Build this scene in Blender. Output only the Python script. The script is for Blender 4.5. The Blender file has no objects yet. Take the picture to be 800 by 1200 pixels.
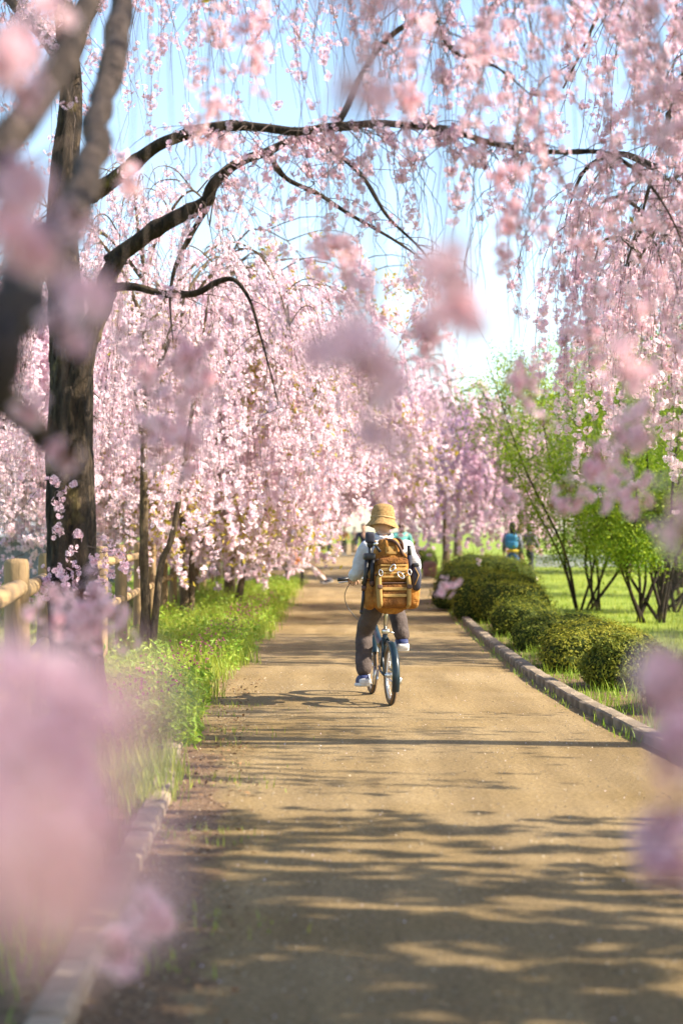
import bpy, math, random
import numpy as np
from mathutils import Vector, Matrix

# ------------------------------------------------------------------ camera, sky, sun, exposure
SC = bpy.context.scene
COL = SC.collection
CAM_H, FPX, HOR = 1.42, 2000.0, 622.0       # eye height (m), focal length and horizon in photo pixels
cam_data = bpy.data.cameras.new('camera')
cam = bpy.data.objects.new('camera', cam_data); COL.objects.link(cam)
cam.location = (0, 0, CAM_H); cam.rotation_euler = (math.radians(90), 0, 0)
cam_data.sensor_fit = 'VERTICAL'; cam_data.sensor_height = 36.0; cam_data.sensor_width = 24.0
cam_data.lens = 60.0; cam_data.shift_y = 22.0/1200.0
cam_data.clip_start = 0.05; cam_data.clip_end = 3000
cam_data.dof.use_dof = True; cam_data.dof.focus_distance = 14.0; cam_data.dof.aperture_fstop = 1.8
SC.camera = cam

SUN_EL, SUN_AZ = math.radians(36), math.radians(8)      # azimuth: from +x towards the viewer
sun_dir = Vector((math.cos(SUN_EL)*math.cos(SUN_AZ), -math.cos(SUN_EL)*math.sin(SUN_AZ), math.sin(SUN_EL)))
world = bpy.data.worlds.new('World'); SC.world = world; world.use_nodes = True
wn = world.node_tree.nodes; wl = world.node_tree.links
sky = wn.new('ShaderNodeTexSky'); sky.sky_type = 'NISHITA'; sky.sun_disc = False
sky.sun_elevation = SUN_EL; sky.sun_rotation = math.atan2(sun_dir.x, sun_dir.y)
sky.air_density = 1.0; sky.dust_density = 0.8; sky.ozone_density = 1.0
wl.new(sky.outputs[0], wn['Background'].inputs[0]); wn['Background'].inputs[1].default_value = 0.125
sl = bpy.data.lights.new('sun', 'SUN'); sl.energy = 5.0; sl.angle = math.radians(0.55); sl.color = (1.0, 0.89, 0.72)
so = bpy.data.objects.new('sun', sl); COL.objects.link(so)
so.rotation_euler = (-sun_dir).to_track_quat('-Z', 'Y').to_euler(); so.location = (20, -3, 15)
SC.view_settings.view_transform = 'Standard'; SC.view_settings.look = 'None'
SC.view_settings.exposure = 1.55; SC.view_settings.gamma = 1.0; SC.view_settings.use_curve_mapping = False
SC.cycles.max_bounces = 8; SC.cycles.transmission_bounces = 6; SC.cycles.use_denoising = True
SC.cycles.sample_clamp_indirect = 6.0

# ------------------------------------------------------------------ helpers
rng = np.random.default_rng(7)
def P(x, y, d):
    """photo pixel + distance along the view -> point"""
    return np.array([(x-400.0)/FPX*d, d, CAM_H-(y-HOR)/FPX*d])
def PL(seq, d=None):
    return np.array([P(q[0], q[1], q[2] if len(q) > 2 else d) for q in seq])

def obj(name, data, parent=None):
    o = bpy.data.objects.new(name, data); COL.objects.link(o)
    if parent is not None: o.parent = parent
    return o
def tag(o, label=None, cat=None, group=None, kind=None):
    if label: o['label'] = label
    if cat: o['category'] = cat
    if group: o['group'] = group
    if kind: o['kind'] = kind
    return o
def thing(name, loc, label, cat, group=None, rz=0.0):
    e = bpy.data.objects.new(name, None); COL.objects.link(e); e.location = loc; e.rotation_euler = (0, 0, rz)
    e.empty_display_size = 0.2
    return tag(e, label, cat, group)

def mesh(name, parts, mats, smooth=True):
    """parts: list of (V, F, material index, tone or None, inner or None)"""
    if not isinstance(mats, (list, tuple)): mats = [mats]
    off = 0; Vs = []; LI = []; LS = []; MI = []; T = []; I = []; ls = 0
    for p in parts:
        V, F = np.asarray(p[0], float), np.asarray(p[1], np.int64)
        if len(V) == 0 or len(F) == 0: continue
        mi = p[2] if len(p) > 2 else 0
        t = p[3] if len(p) > 3 and p[3] is not None else np.full(len(V), 0.5)
        i = p[4] if len(p) > 4 and p[4] is not None else np.zeros(len(V))
        k = F.shape[1]
        Vs.append(V); LI.append((F+off).ravel()); LS.append(ls+np.arange(len(F))*k)
        MI.append(np.full(len(F), mi)); T.append(t); I.append(i)
        off += len(V); ls += F.size
    me = bpy.data.meshes.new(name)
    V = np.concatenate(Vs); LI = np.concatenate(LI); LS = np.concatenate(LS); MI = np.concatenate(MI)
    me.vertices.add(len(V)); me.vertices.foreach_set('co', V.astype(np.float32).ravel())
    me.loops.add(len(LI)); me.loops.foreach_set('vertex_index', LI.astype(np.int32))
    me.polygons.add(len(LS)); me.polygons.foreach_set('loop_start', LS.astype(np.int32))
    for m in mats: me.materials.append(m)
    me.polygons.foreach_set('material_index', MI.astype(np.int32))
    me.polygons.foreach_set('use_smooth', np.full(len(LS), smooth))
    for nm, arr in (('tone', T), ('inner', I)):
        a = me.attributes.new(nm, 'FLOAT', 'POINT'); a.data.foreach_set('value', np.concatenate(arr).astype(np.float32))
    me.update(calc_edges=True); me.validate()
    return me

def norm(a):
    return a/np.maximum(np.linalg.norm(a, axis=-1, keepdims=True), 1e-9)
def tube(pts, rad, n=8, caps=True):
    pts = np.asarray(pts, float); K = len(pts); rad = np.broadcast_to(np.asarray(rad, float), (K,))
    tan = norm(np.gradient(pts, axis=0))
    ref = np.array([0.13, 0.21, 1.0]) if abs(tan[:, 2]).mean() < 0.8 else np.array([1.0, 0.17, 0.1])
    x = norm(np.cross(ref, tan)); y = np.cross(tan, x)
    a = np.linspace(0, 2*math.pi, n, endpoint=False)
    V = pts[:, None] + rad[:, None, None]*(np.cos(a)[None, :, None]*x[:, None] + np.sin(a)[None, :, None]*y[:, None])
    V = V.reshape(-1, 3)
    i = np.arange(K-1)[:, None]*n; j = np.arange(n)[None]; j2 = (j+1) % n
    F = np.stack([i+j, i+j2, i+n+j2, i+n+j], -1).reshape(-1, 4)
    if caps:
        V = np.concatenate([V, pts[:1], pts[-1:]]); c0 = K*n; c1 = c0+1
        jj = np.arange(n); k2 = (jj+1) % n
        F = np.concatenate([F, np.stack([np.full(n, c0), k2, jj, jj], -1), np.stack([np.full(n, c1), (K-1)*n+jj, (K-1)*n+k2, (K-1)*n+k2], -1)])
        tri0 = F[-2*n:, :3]
        return [(V, F[:-2*n]), (V*1.0, tri0)] if False else _tri(V, F)
    return V, F
def _tri(V, F):
    # turn every quad into triangles (degenerate ones dropped)
    a = F[:, [0, 1, 2]]; b = F[:, [0, 2, 3]]
    b = b[b[:, 1] != b[:, 2]]
    return V, np.concatenate([a, b])
def spline(pts, rad, m=6):
    """Catmull-Rom resample of a polyline with radii"""
    pts = np.asarray(pts, float); rad = np.asarray(rad, float); D = np.column_stack([pts, rad])
    E = np.vstack([2*D[0]-D[1], D, 2*D[-1]-D[-2]]); out = []
    for i in range(1, len(E)-2):
        p0, p1, p2, p3 = E[i-1], E[i], E[i+1], E[i+2]
        for t in np.linspace(0, 1, m, endpoint=False):
            out.append(0.5*((2*p1)+(-p0+p2)*t+(2*p0-5*p1+4*p2-p3)*t*t+(-p0+3*p1-3*p2+p3)*t**3))
    out.append(D[-1]); out = np.array(out)
    return out[:, :3], np.maximum(out[:, 3], 0.0008)
def frames(z, r=rng):
    z = norm(z); h = r.normal(size=z.shape); x = norm(np.cross(h, z)); y = np.cross(z, x)
    return np.stack([x, y, z], -1)          # columns
def scatter(pv, pf, pos, R, s, inner=None, tone=None, r=rng):
    N, k = len(pos), len(pv); s = np.broadcast_to(np.asarray(s, float), (N,))
    V = (np.einsum('nij,kj->nki', R, pv)*s[:, None, None] + pos[:, None]).reshape(-1, 3)
    F = (np.asarray(pf)[None]+np.arange(N)[:, None, None]*k).reshape(-1, len(pf[0]))
    t = np.repeat(r.random(N) if tone is None else tone, k)
    i = np.tile(inner, N) if inner is not None else np.zeros(N*k)
    return V, F, t, i
def wobble(V, amp, freq, seed=0):
    r = np.random.default_rng(seed); out = np.zeros(len(V))
    for k in range(7):
        w = r.normal(size=3)*freq*(0.6+0.35*k); out += np.sin(V@w+r.random()*6.28)/(1+0.5*k)
    return out*amp/2.2
def rbox(c, size, e=0.35, nu=24, nv=16, lump=0.0, seed=0, freq=9):
    """soft super-ellipsoid box"""
    u = np.linspace(-math.pi, math.pi, nu, endpoint=False); v = np.linspace(-math.pi/2, math.pi/2, nv)
    f = lambda a: np.sign(a)*np.abs(a)**e
    U, W = np.meshgrid(u, v)
    V = np.stack([f(np.cos(W))*f(np.cos(U)), f(np.cos(W))*f(np.sin(U)), f(np.sin(W))], -1).reshape(-1, 3)*np.array(size)/2.0
    if lump: V = V + norm(V)*wobble(V, lump, freq, seed)[:, None]
    V = V+np.array(c)
    i = np.arange(nv-1)[:, None]*nu; j = np.arange(nu)[None]; j2 = (j+1) % nu
    F = np.stack([i+j, i+j2, i+nu+j2, i+nu+j], -1).reshape(-1, 4)
    return V, F
def box(c, size, rz=0.0, bev=0.0):
    """box with bevelled edges: chamfered cross-section extruded, both ends inset"""
    sx, sy, sz = np.array(size)/2.0; b = min(bev, sx*.45, sy*.45, sz*.45)
    if b <= 0:
        V = np.array([[x, y, z] for z in (-sz, sz) for y in (-sy, sy) for x in (-sx, sx)])
        F = np.array([[0, 2, 3, 1], [4, 5, 7, 6], [0, 1, 5, 4], [2, 6, 7, 3], [0, 4, 6, 2], [1, 3, 7, 5]])
    else:
        rings = []
        for z, k in ((-sz, b), (-sz+b, 0), (sz-b, 0), (sz, b)):
            X, Y = sx-k, sy-k
            rings += [[-X+b, -Y, z], [X-b, -Y, z], [X, -Y+b, z], [X, Y-b, z], [X-b, Y, z], [-X+b, Y, z], [-X, Y-b, z], [-X, -Y+b, z]]
        V = np.array(rings); F = []
        for i in range(3):
            for j in range(8): F.append([i*8+j, i*8+(j+1) % 8, i*8+8+(j+1) % 8, i*8+8+j])
        for o_, fl in ((0, True), (24, False)):
            for q in ([0, 1, 2, 7], [7, 2, 3, 6], [6, 3, 4, 5]):
                q = [o_+k for k in q]; F.append(q[::-1] if fl else q)
        F = np.array(F)
    c_, s_ = math.cos(rz), math.sin(rz)
    V = V@np.array([[c_, s_, 0], [-s_, c_, 0], [0, 0, 1]])+np.array(c)
    return V, F
def torus(R, r, n=40, m=8, axis='x', c=(0, 0, 0), a0=0.0, a1=2*math.pi):
    full = abs(a1-a0-2*math.pi) < 1e-6
    a = np.linspace(a0, a1, n, endpoint=not full); b = np.linspace(0, 2*math.pi, m, endpoint=False)
    A, B = np.meshgrid(a, b, indexing='ij')
    rr = R+r*np.cos(B); V = np.stack([r*np.sin(B), rr*np.cos(A), rr*np.sin(A)], -1).reshape(-1, 3)
    if axis == 'z': V = V[:, [1, 2, 0]]
    if axis == 'y': V = V[:, [1, 0, 2]]
    i = np.arange(n if full else n-1)[:, None]; j = np.arange(m)[None]
    i2 = (i+1) % n; j2 = (j+1) % m
    F = np.stack([i*m+j, i*m+j2, i2*m+j2, i2*m+j], -1).reshape(-1, 4)
    return V+np.array(c), F
def lathe(prof, n=24, c=(0, 0, 0), sx=1.0, sy=1.0):
    prof = np.asarray(prof, float); K = len(prof); a = np.linspace(0, 2*math.pi, n, endpoint=False)
    V = np.stack([prof[:, None, 0]*np.cos(a)*sx, prof[:, None, 0]*np.sin(a)*sy, np.repeat(prof[:, 1:2], n, 1)], -1).reshape(-1, 3)
    i = np.arange(K-1)[:, None]*n; j = np.arange(n)[None]; j2 = (j+1) % n
    return V+np.array(c), np.stack([i+j, i+j2, i+n+j2, i+n+j], -1).reshape(-1, 4)
def add(name, parts, mats, parent=None, smooth=True):
    if isinstance(parts, tuple): parts = [parts]
    return obj(name, mesh(name, parts, mats, smooth), parent)

# ------------------------------------------------------------------ materials
def mat(name, col, rough=0.7, var=0.0, vscale=8.0, col2=None, bump=0.0, bscale=40.0, metal=0.0, stretch=(1, 1, 1), spec=0.5, detail=6.0):
    m = bpy.data.materials.new(name); m.use_nodes = True; nt = m.node_tree; b = nt.nodes['Principled BSDF']
    b.inputs['Base Color'].default_value = (*col, 1); b.inputs['Roughness'].default_value = rough
    b.inputs['Metallic'].default_value = metal; b.inputs['Specular IOR Level'].default_value = spec
    tc = nt.nodes.new('ShaderNodeTexCoord'); mp = nt.nodes.new('ShaderNodeMapping'); mp.inputs['Scale'].default_value = stretch
    nt.links.new(tc.outputs['Object'], mp.inputs[0])
    if col2 is not None or var:
        c2 = col2 if col2 is not None else tuple(max(0, c*(1-var)) for c in col)
        n = nt.nodes.new('ShaderNodeTexNoise'); n.inputs['Scale'].default_value = vscale; n.inputs['Detail'].default_value = detail
        nt.links.new(mp.outputs[0], n.inputs['Vector'])
        rp = nt.nodes.new('ShaderNodeValToRGB'); rp.color_ramp.elements[0].position = 0.35; rp.color_ramp.elements[1].position = 0.66
        rp.color_ramp.elements[0].color = (*c2, 1); rp.color_ramp.elements[1].color = (*col, 1)
        nt.links.new(n.outputs['Fac'], rp.inputs[0]); nt.links.new(rp.outputs[0], b.inputs['Base Color'])
    if bump:
        n2 = nt.nodes.new('ShaderNodeTexNoise'); n2.inputs['Scale'].default_value = bscale; n2.inputs['Detail'].default_value = 5
        nt.links.new(mp.outputs[0], n2.inputs['Vector'])
        bp = nt.nodes.new('ShaderNodeBump'); bp.inputs['Strength'].default_value = bump; bp.inputs['Distance'].default_value = 0.02
        nt.links.new(n2.outputs['Fac'], bp.inputs['Height']); nt.links.new(bp.outputs[0], b.inputs['Normal'])
    return m
def leafmat(name, ca, cb, cin=None, trans=0.35, rough=0.5, spec=0.3):
    """thin leaf or petal: tone picks between two colours per piece, inner blends to a throat colour"""
    m = bpy.data.materials.new(name); m.use_nodes = True; nt = m.node_tree; b = nt.nodes['Principled BSDF']
    out = nt.nodes['Material Output']; L = nt.links.new
    at = nt.nodes.new('ShaderNodeAttribute'); at.attribute_name = 'tone'
    mx = nt.nodes.new('ShaderNodeMix'); mx.data_type = 'RGBA'; mx.inputs[6].default_value = (*ca, 1); mx.inputs[7].default_value = (*cb, 1)
    L(at.outputs['Fac'], mx.inputs[0]); res = mx.outputs[2]
    if cin is not None:
        ai = nt.nodes.new('ShaderNodeAttribute'); ai.attribute_name = 'inner'
        m2 = nt.nodes.new('ShaderNodeMix'); m2.data_type = 'RGBA'; m2.inputs[7].default_value = (*cin, 1)
        L(ai.outputs['Fac'], m2.inputs[0]); L(res, m2.inputs[6]); res = m2.outputs[2]
    b.inputs['Roughness'].default_value = rough; b.inputs['Specular IOR Level'].default_value = spec
    L(res, b.inputs['Base Color'])
    tr = nt.nodes.new('ShaderNodeBsdfTranslucent'); L(res, tr.inputs[0])
    ms = nt.nodes.new('ShaderNodeMixShader'); ms.inputs[0].default_value = trans
    L(b.outputs[0], ms.inputs[1]); L(tr.outputs[0], ms.inputs[2]); L(ms.outputs[0], out.inputs[0])
    return m
def barkmat(name, dark, light, lichen=None):
    m = bpy.data.materials.new(name); m.use_nodes = True; nt = m.node_tree; b = nt.nodes['Principled BSDF']; L = nt.links.new
    b.inputs['Roughness'].default_value = 0.85; b.inputs['Specular IOR Level'].default_value = 0.25
    tc = nt.nodes.new('ShaderNodeTexCoord'); mp = nt.nodes.new('ShaderNodeMapping'); mp.inputs['Scale'].default_value = (1, 1, 0.28)
    L(tc.outputs['Object'], mp.inputs[0])
    n = nt.nodes.new('ShaderNodeTexNoise'); n.inputs['Scale'].default_value = 26; n.inputs['Detail'].default_value = 8; n.inputs['Roughness'].default_value = 0.65
    v = nt.nodes.new('ShaderNodeTexVoronoi'); v.feature = 'DISTANCE_TO_EDGE'; v.inputs['Scale'].default_value = 20
    L(mp.outputs[0], n.inputs['Vector'])
    ad = nt.nodes.new('ShaderNodeMixRGB'); ad.inputs[0].default_value = 0.12; L(mp.outputs[0], ad.inputs[1]); L(n.outputs['Color'], ad.inputs[2]); L(ad.outputs[0], v.inputs['Vector'])
    rp = nt.nodes.new('ShaderNodeValToRGB'); rp.color_ramp.elements[0].position = 0.35; rp.color_ramp.elements[1].position = 0.7
    rp.color_ramp.elements[0].color = (*dark, 1); rp.color_ramp.elements[1].color = (*light, 1); L(n.outputs['Fac'], rp.inputs[0])
    res = rp.outputs[0]
    if lichen:
        n3 = nt.nodes.new('ShaderNodeTexNoise'); n3.inputs['Scale'].default_value = 3.2; n3.inputs['Detail'].default_value = 7
        L(tc.outputs['Object'], n3.inputs['Vector'])
        r3 = nt.nodes.new('ShaderNodeValToRGB'); r3.color_ramp.elements[0].position = 0.60; r3.color_ramp.elements[1].position = 0.72
        L(n3.outputs['Fac'], r3.inputs[0])
        mx = nt.nodes.new('ShaderNodeMixRGB'); L(r3.outputs[0], mx.inputs[0]); L(res, mx.inputs[1]); mx.inputs[2].default_value = (*lichen, 1); res = mx.outputs[0]
    L(res, b.inputs['Base Color'])
    mm = nt.nodes.new('ShaderNodeMath'); mm.operation = 'MULTIPLY'; L(n.outputs['Fac'], mm.inputs[0])
    r2 = nt.nodes.new('ShaderNodeValToRGB'); r2.color_ramp.elements[1].position = 0.12; L(v.outputs['Distance'], r2.inputs[0]); L(r2.outputs[0], mm.inputs[1])
    bp = nt.nodes.new('ShaderNodeBump'); bp.inputs['Strength'].default_value = 0.9; bp.inputs['Distance'].default_value = 0.03
    L(mm.outputs[0], bp.inputs['Height']); L(bp.outputs[0], b.inputs['Normal'])
    return m

M = {}
M['bark'] = barkmat('cherry_bark', (0.012, 0.009, 0.008), (0.085, 0.058, 0.036), (0.22, 0.165, 0.06))
M['bark_near'] = barkmat('dark_cherry_bark', (0.03, 0.022, 0.02), (0.10, 0.07, 0.055))
M['bark_young'] = barkmat('young_bark', (0.07, 0.05, 0.035), (0.24, 0.17, 0.09))
M['twig'] = mat('twig', (0.11, 0.075, 0.06), 0.8, 0.4, 12)
M['petal'] = leafmat('cherry_petal', (0.95, 0.865, 0.91), (0.93, 0.74, 0.83), (0.78, 0.44, 0.54), 0.36, 0.6, 0.15)
M['petal_near'] = leafmat('lit_near_petal', (0.95, 0.76, 0.80), (0.92, 0.60, 0.67), (0.78, 0.38, 0.45), 0.5, 0.6, 0.15)  # warm lit tint put into the petal colour of the near sprays
M['petal_shade'] = leafmat('shaded_cherry_petal', (0.87, 0.73, 0.82), (0.82, 0.61, 0.73), (0.70, 0.36, 0.48), 0.36, 0.6, 0.15)  # petal copy with shade put into its colour, for overhead and lilac-pink crowns
M['calyx'] = leafmat('calyx', (0.34, 0.10, 0.10), (0.30, 0.16, 0.08), None, 0.2)
M['youngleaf'] = leafmat('young_leaf', (0.42, 0.40, 0.05), (0.50, 0.36, 0.06), None, 0.45)
M['shrubleaf'] = leafmat('shrub_leaf', (0.10, 0.22, 0.014), (0.38, 0.47, 0.03), None, 0.45)
M['azalea'] = leafmat('azalea_leaf', (0.07, 0.105, 0.014), (0.24, 0.24, 0.024), None, 0.3, 0.6, 0.15)
M['azalea_new'] = leafmat('azalea_new_leaf', (0.12, 0.145, 0.015), (0.32, 0.29, 0.03), None, 0.3, 0.6, 0.15)
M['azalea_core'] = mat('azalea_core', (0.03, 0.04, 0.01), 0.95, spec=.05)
M['grass'] = leafmat('grass_blade', (0.17, 0.27, 0.022), (0.40, 0.43, 0.055), None, 0.4)
M['weed'] = leafmat('weed_leaf', (0.15, 0.28, 0.02), (0.34, 0.44, 0.045), None, 0.4)
M['drygrass'] = leafmat('dry_grass', (0.42, 0.30, 0.13), (0.30, 0.16, 0.09), None, 0.3)
M['kerb'] = mat('kerb_concrete', (0.30, 0.235, 0.165), 0.95, 0.6, 5, None, 0.7, 50, spec=.2)
M['log'] = mat('fence_log', (0.35, 0.23, 0.105), 0.85, 0.0, 9, (0.15, 0.10, 0.055), 0.9, 30, stretch=(1, 1, 0.2))
M['far_wall'] = mat('pale_concrete', (0.52, 0.53, 0.55), 0.9, 0.2, 2)
M['stone'] = mat('red_stone', (0.30, 0.12, 0.08), 0.8, 0.4, 8, None, 0.4, 20)
M['grey_metal'] = mat('grey_sheet', (0.30, 0.30, 0.30), 0.7, 0.3, 1.5, None, metal=0.2)
M['bld'] = mat('building_wall', (0.36, 0.40, 0.45), 0.85, 0.15, 1.0)
M['glass'] = mat('window_glass', (0.05, 0.07, 0.09), 0.12, spec=0.8)

# path: fine decomposed granite with darker worn patches and brown litter by the edges
def pathmat():
    m = bpy.data.materials.new('gravel_path'); m.use_nodes = True; nt = m.node_tree; b = nt.nodes['Principled BSDF']; L = nt.links.new
    b.inputs['Roughness'].default_value = 0.95; b.inputs['Specular IOR Level'].default_value = 0.15
    tc = nt.nodes.new('ShaderNodeTexCoord')
    def noise(s, d=6, r=0.6):
        n = nt.nodes.new('ShaderNodeTexNoise'); n.inputs['Scale'].default_value = s; n.inputs['Detail'].default_value = d; n.inputs['Roughness'].default_value = r
        L(tc.outputs['Object'], n.inputs['Vector']); return n
    def ramp(src, p0, p1, c0, c1):
        r = nt.nodes.new('ShaderNodeValToRGB'); r.color_ramp.elements[0].position = p0; r.color_ramp.elements[1].position = p1
        r.color_ramp.elements[0].color = (*c0, 1); r.color_ramp.elements[1].color = (*c1, 1); L(src, r.inputs[0]); return r.outputs[0]
    big = noise(0.7, 5); fine = noise(38, 9, 0.8); grit = noise(120, 4, .7)
    base = ramp(big.outputs['Fac'], 0.3, 0.7, (0.295, 0.21, 0.095), (0.39, 0.30, 0.175))
    fr = ramp(fine.outputs['Fac'], 0.36, 0.62, (0.40, 0.36, 0.32), (1.2, 1.17, 1.1))
    mu = nt.nodes.new('ShaderNodeMixRGB'); mu.blend_type = 'MULTIPLY'; mu.inputs[0].default_value = 0.85; L(base, mu.inputs[1]); L(fr, mu.inputs[2])
    gr = ramp(grit.outputs['Fac'], 0.35, 0.6, (0.6, 0.58, 0.55), (1.1, 1.1, 1.1))
    m2 = nt.nodes.new('ShaderNodeMixRGB'); m2.blend_type = 'MULTIPLY'; m2.inputs[0].default_value = 0.6; L(mu.outputs[0], m2.inputs[1]); L(gr, m2.inputs[2])
    mpt = nt.nodes.new('ShaderNodeMapping'); mpt.inputs['Scale'].default_value = (1.0, 0.10, 1.0); L(tc.outputs['Object'], mpt.inputs[0])
    tk = nt.nodes.new('ShaderNodeTexNoise'); tk.inputs['Scale'].default_value = 3.4; tk.inputs['Detail'].default_value = 6; L(mpt.outputs[0], tk.inputs['Vector'])
    tr_ = ramp(tk.outputs['Fac'], 0.38, 0.64, (0.72, 0.70, 0.68), (1.08, 1.07, 1.05))
    m25 = nt.nodes.new('ShaderNodeMixRGB'); m25.blend_type = 'MULTIPLY'; m25.inputs[0].default_value = 0.8; L(m2.outputs[0], m25.inputs[1]); L(tr_, m25.inputs[2])
    # edge litter: attribute 'inner' rises to 1 at the borders
    at = nt.nodes.new('ShaderNodeAttribute'); at.attribute_name = 'inner'
    ed = noise(3.5, 7, 0.7)
    ml = nt.nodes.new('ShaderNodeMath'); ml.operation = 'MULTIPLY_ADD'; L(at.outputs['Fac'], ml.inputs[0]); ml.inputs[1].default_value = 1.3; L(ed.outputs['Fac'], ml.inputs[2])
    er = ramp(ml.outputs[0], 0.95, 1.35, (0, 0, 0), (1, 1, 1))
    lit = ramp(noise(30, 6, 0.8).outputs['Fac'], 0.35, 0.65, (0.07, 0.045, 0.03), (0.30, 0.19, 0.10))
    m3 = nt.nodes.new('ShaderNodeMixRGB'); L(er, m3.inputs[0]); L(m25.outputs[0], m3.inputs[1]); L(lit, m3.inputs[2])
    L(m3.outputs[0], b.inputs['Base Color'])
    bp = nt.nodes.new('ShaderNodeBump'); bp.inputs['Strength'].default_value = 1.0; bp.inputs['Distance'].default_value = 0.018
    L(fine.outputs['Fac'], bp.inputs['Height']); L(bp.outputs[0], b.inputs['Normal'])
    return m
M['path'] = pathmat()
M['ground'] = mat('lawn_ground', (0.24, 0.29, 0.045), 0.95, 0, 0.9, (0.13, 0.19, 0.03), 0.6, 25, spec=0.1, detail=10)
M['soil'] = mat('verge_soil', (0.20, 0.13, 0.08), 0.95, 0, 6, (0.09, 0.07, 0.03), 0.8, 40, spec=0.1, detail=10)

# ------------------------------------------------------------------ ground, path, verge, kerbs
def left_edge(d):
    return np.interp(d, [0, 3, 5.65, 9.07, 12.5, 14.7, 18, 24, 30, 42, 60, 125, 200], [-0.72, -0.74, -0.78, -0.90, -1.13, -1.21, -1.12, -1.08, -1.08, -1.15, -1.05, -0.92, -1.2])
def right_edge(d):
    return np.interp(d, [0, 3, 5, 8, 11, 13.5, 16.3, 22, 29, 36, 42, 50, 60, 75, 125, 200], [3.3, 2.95, 2.68, 2.32, 2.05, 1.89, 1.80, 1.80, 1.92, 2.12, 2.4, 2.75, 2.5, 1.9, 1.15, 1.4])
def fence_x(d):
    return np.interp(d, [0, 7, 9.6, 12.2, 14.8, 17.3, 19.8, 22.6, 30, 40, 60, 120], [-1.2, -1.5, -1.81, -2.12, -2.33, -2.44, -2.55, -2.69, -3.0, -3.3, -3.4, -3.4])

gx = np.concatenate([[-900, -300, -100, -40], np.linspace(-20, 20, 41), [40, 100, 300, 900]])
gy = np.concatenate([[-60, -20, -5], np.linspace(0, 60, 61), [80, 110, 160, 300, 1200]])
GX, GY = np.meshgrid(gx, gy); gz = np.zeros_like(GX)
V = np.stack([GX, GY, gz-0.03], -1).reshape(-1, 3); nx = len(gx)
ii = np.arange(len(gy)-1)[:, None]*nx; jj = np.arange(nx-1)[None]
F = np.stack([ii+jj, ii+jj+1, ii+nx+jj+1, ii+nx+jj], -1).reshape(-1, 4)
tag(add('ground', (V, F), M['ground']), kind='structure')
def strip(name, fa, fb, ds, z, m, nc=13, edge=0.0):
    L_, R_ = fa(ds), fb(ds); u = np.linspace(0, 1, nc)
    X = L_[:, None]+(R_-L_)[:, None]*u[None]; Y = np.repeat(ds[:, None], nc, 1); Z = np.full_like(X, z)
    V = np.stack([X, Y, Z], -1).reshape(-1, 3)
    i = np.arange(len(ds)-1)[:, None]*nc; j = np.arange(nc-1)[None]
    F = np.stack([i+j, i+j+1, i+nc+j+1, i+nc+j], -1).reshape(-1, 4)
    w = X-L_[:, None]; inner = (np.clip(1-w/0.6, 0, 1)*np.interp(Y, [4, 8, 12, 16], [1, .85, .5, .2])).ravel()
    return tag(add(name, [(V, F, 0, None, inner)], m), kind='structure')
dsp = np.concatenate([np.linspace(-6, 60, 133), np.linspace(62, 190, 40)])
strip('path', lambda d: left_edge(np.maximum(d, 0))-0.05, lambda d: right_edge(np.maximum(d, 0))+0.05, dsp, 0.0, M['path'], 21)
strip('verge', lambda d: fence_x(np.maximum(d, 0))-1.2, lambda d: left_edge(np.maximum(d, 0))-0.05, np.linspace(-6, 90, 97), 0.0, M['soil'], 5)
strip('shrub_bed', lambda d: right_edge(np.maximum(d, 0))+0.05, lambda d: right_edge(np.maximum(d, 0))+0.9, np.linspace(-6, 48, 80), 0.0, M['soil'], 4)

def kerb(name, fx, d0, d1, w, h, side, label_seed):
    r = np.random.default_rng(label_seed)
    top = obj(name, None); top['kind'] = 'structure'
    shared = [mesh('kerb_stone', [box((0, 0, 0), (w, 0.592, h+0.12), 0, 0.012)], M['kerb'], False)]
    for k in range(3):
        V, F = box((0, 0, 0), (w, 0.592, h+0.12), 0, 0.016); V = V+r.normal(size=V.shape)*0.003
        shared.append(mesh('kerb_stone', [(V, F)], M['kerb'], False))
    d = d0; k = 0
    while d < d1:
        x0, x1 = float(fx(d)), float(fx(d+0.6)); a = math.atan2(x1-x0, 0.6)
        o = obj('kerb_stone', shared[int(r.integers(0, 4))], top)
        o.location = ((x0+x1)/2+side*w/2, d+0.3, (h-0.12)/2+r.normal()*0.003); o.rotation_euler = (r.normal()*0.006, r.normal()*0.012, -a+r.normal()*0.004)
        d += 0.6*math.cos(a); k += 1
    return top
kerb('kerb', left_edge, 3.6, 13.6, 0.12, 0.06, -1, 1)
kerb('kerb', right_edge, 7.0, 47.0, 0.13, 0.075, 1, 2)

# pebbles and fallen petals on the path
r_ = np.random.default_rng(21)
tet = norm(np.array([[1, 1, 1], [-1, -1, 1], [-1, 1, -1], [1, -1, -1]], float)); tetf = np.array([[0, 2, 1], [0, 1, 3], [0, 3, 2], [1, 2, 3]])
n = 9000; d = 4.2+13*r_.random(n)**1.6
le, re = left_edge(d), right_edge(d); u = r_.random(n); u = np.where(r_.random(n) < 0.45, u**3, u)
pos = np.stack([le+(re-le)*u, d, np.full(n, 0.0015)], -1)
g = scatter(tet, tetf, pos, frames(r_.normal(size=(n, 3)), r_), 0.0025+0.006*r_.random(n)**3, None, None, r_)
M['pebble'] = leafmat('pebble', (0.22, 0.17, 0.12), (0.46, 0.38, 0.27), None, 0.0, 0.9)
tag(add('gravel', [(g[0], g[1], 0, g[2])], M['pebble'], None, False), 'loose fine gravel scattered over the tan path', 'gravel', kind='stuff')

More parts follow.
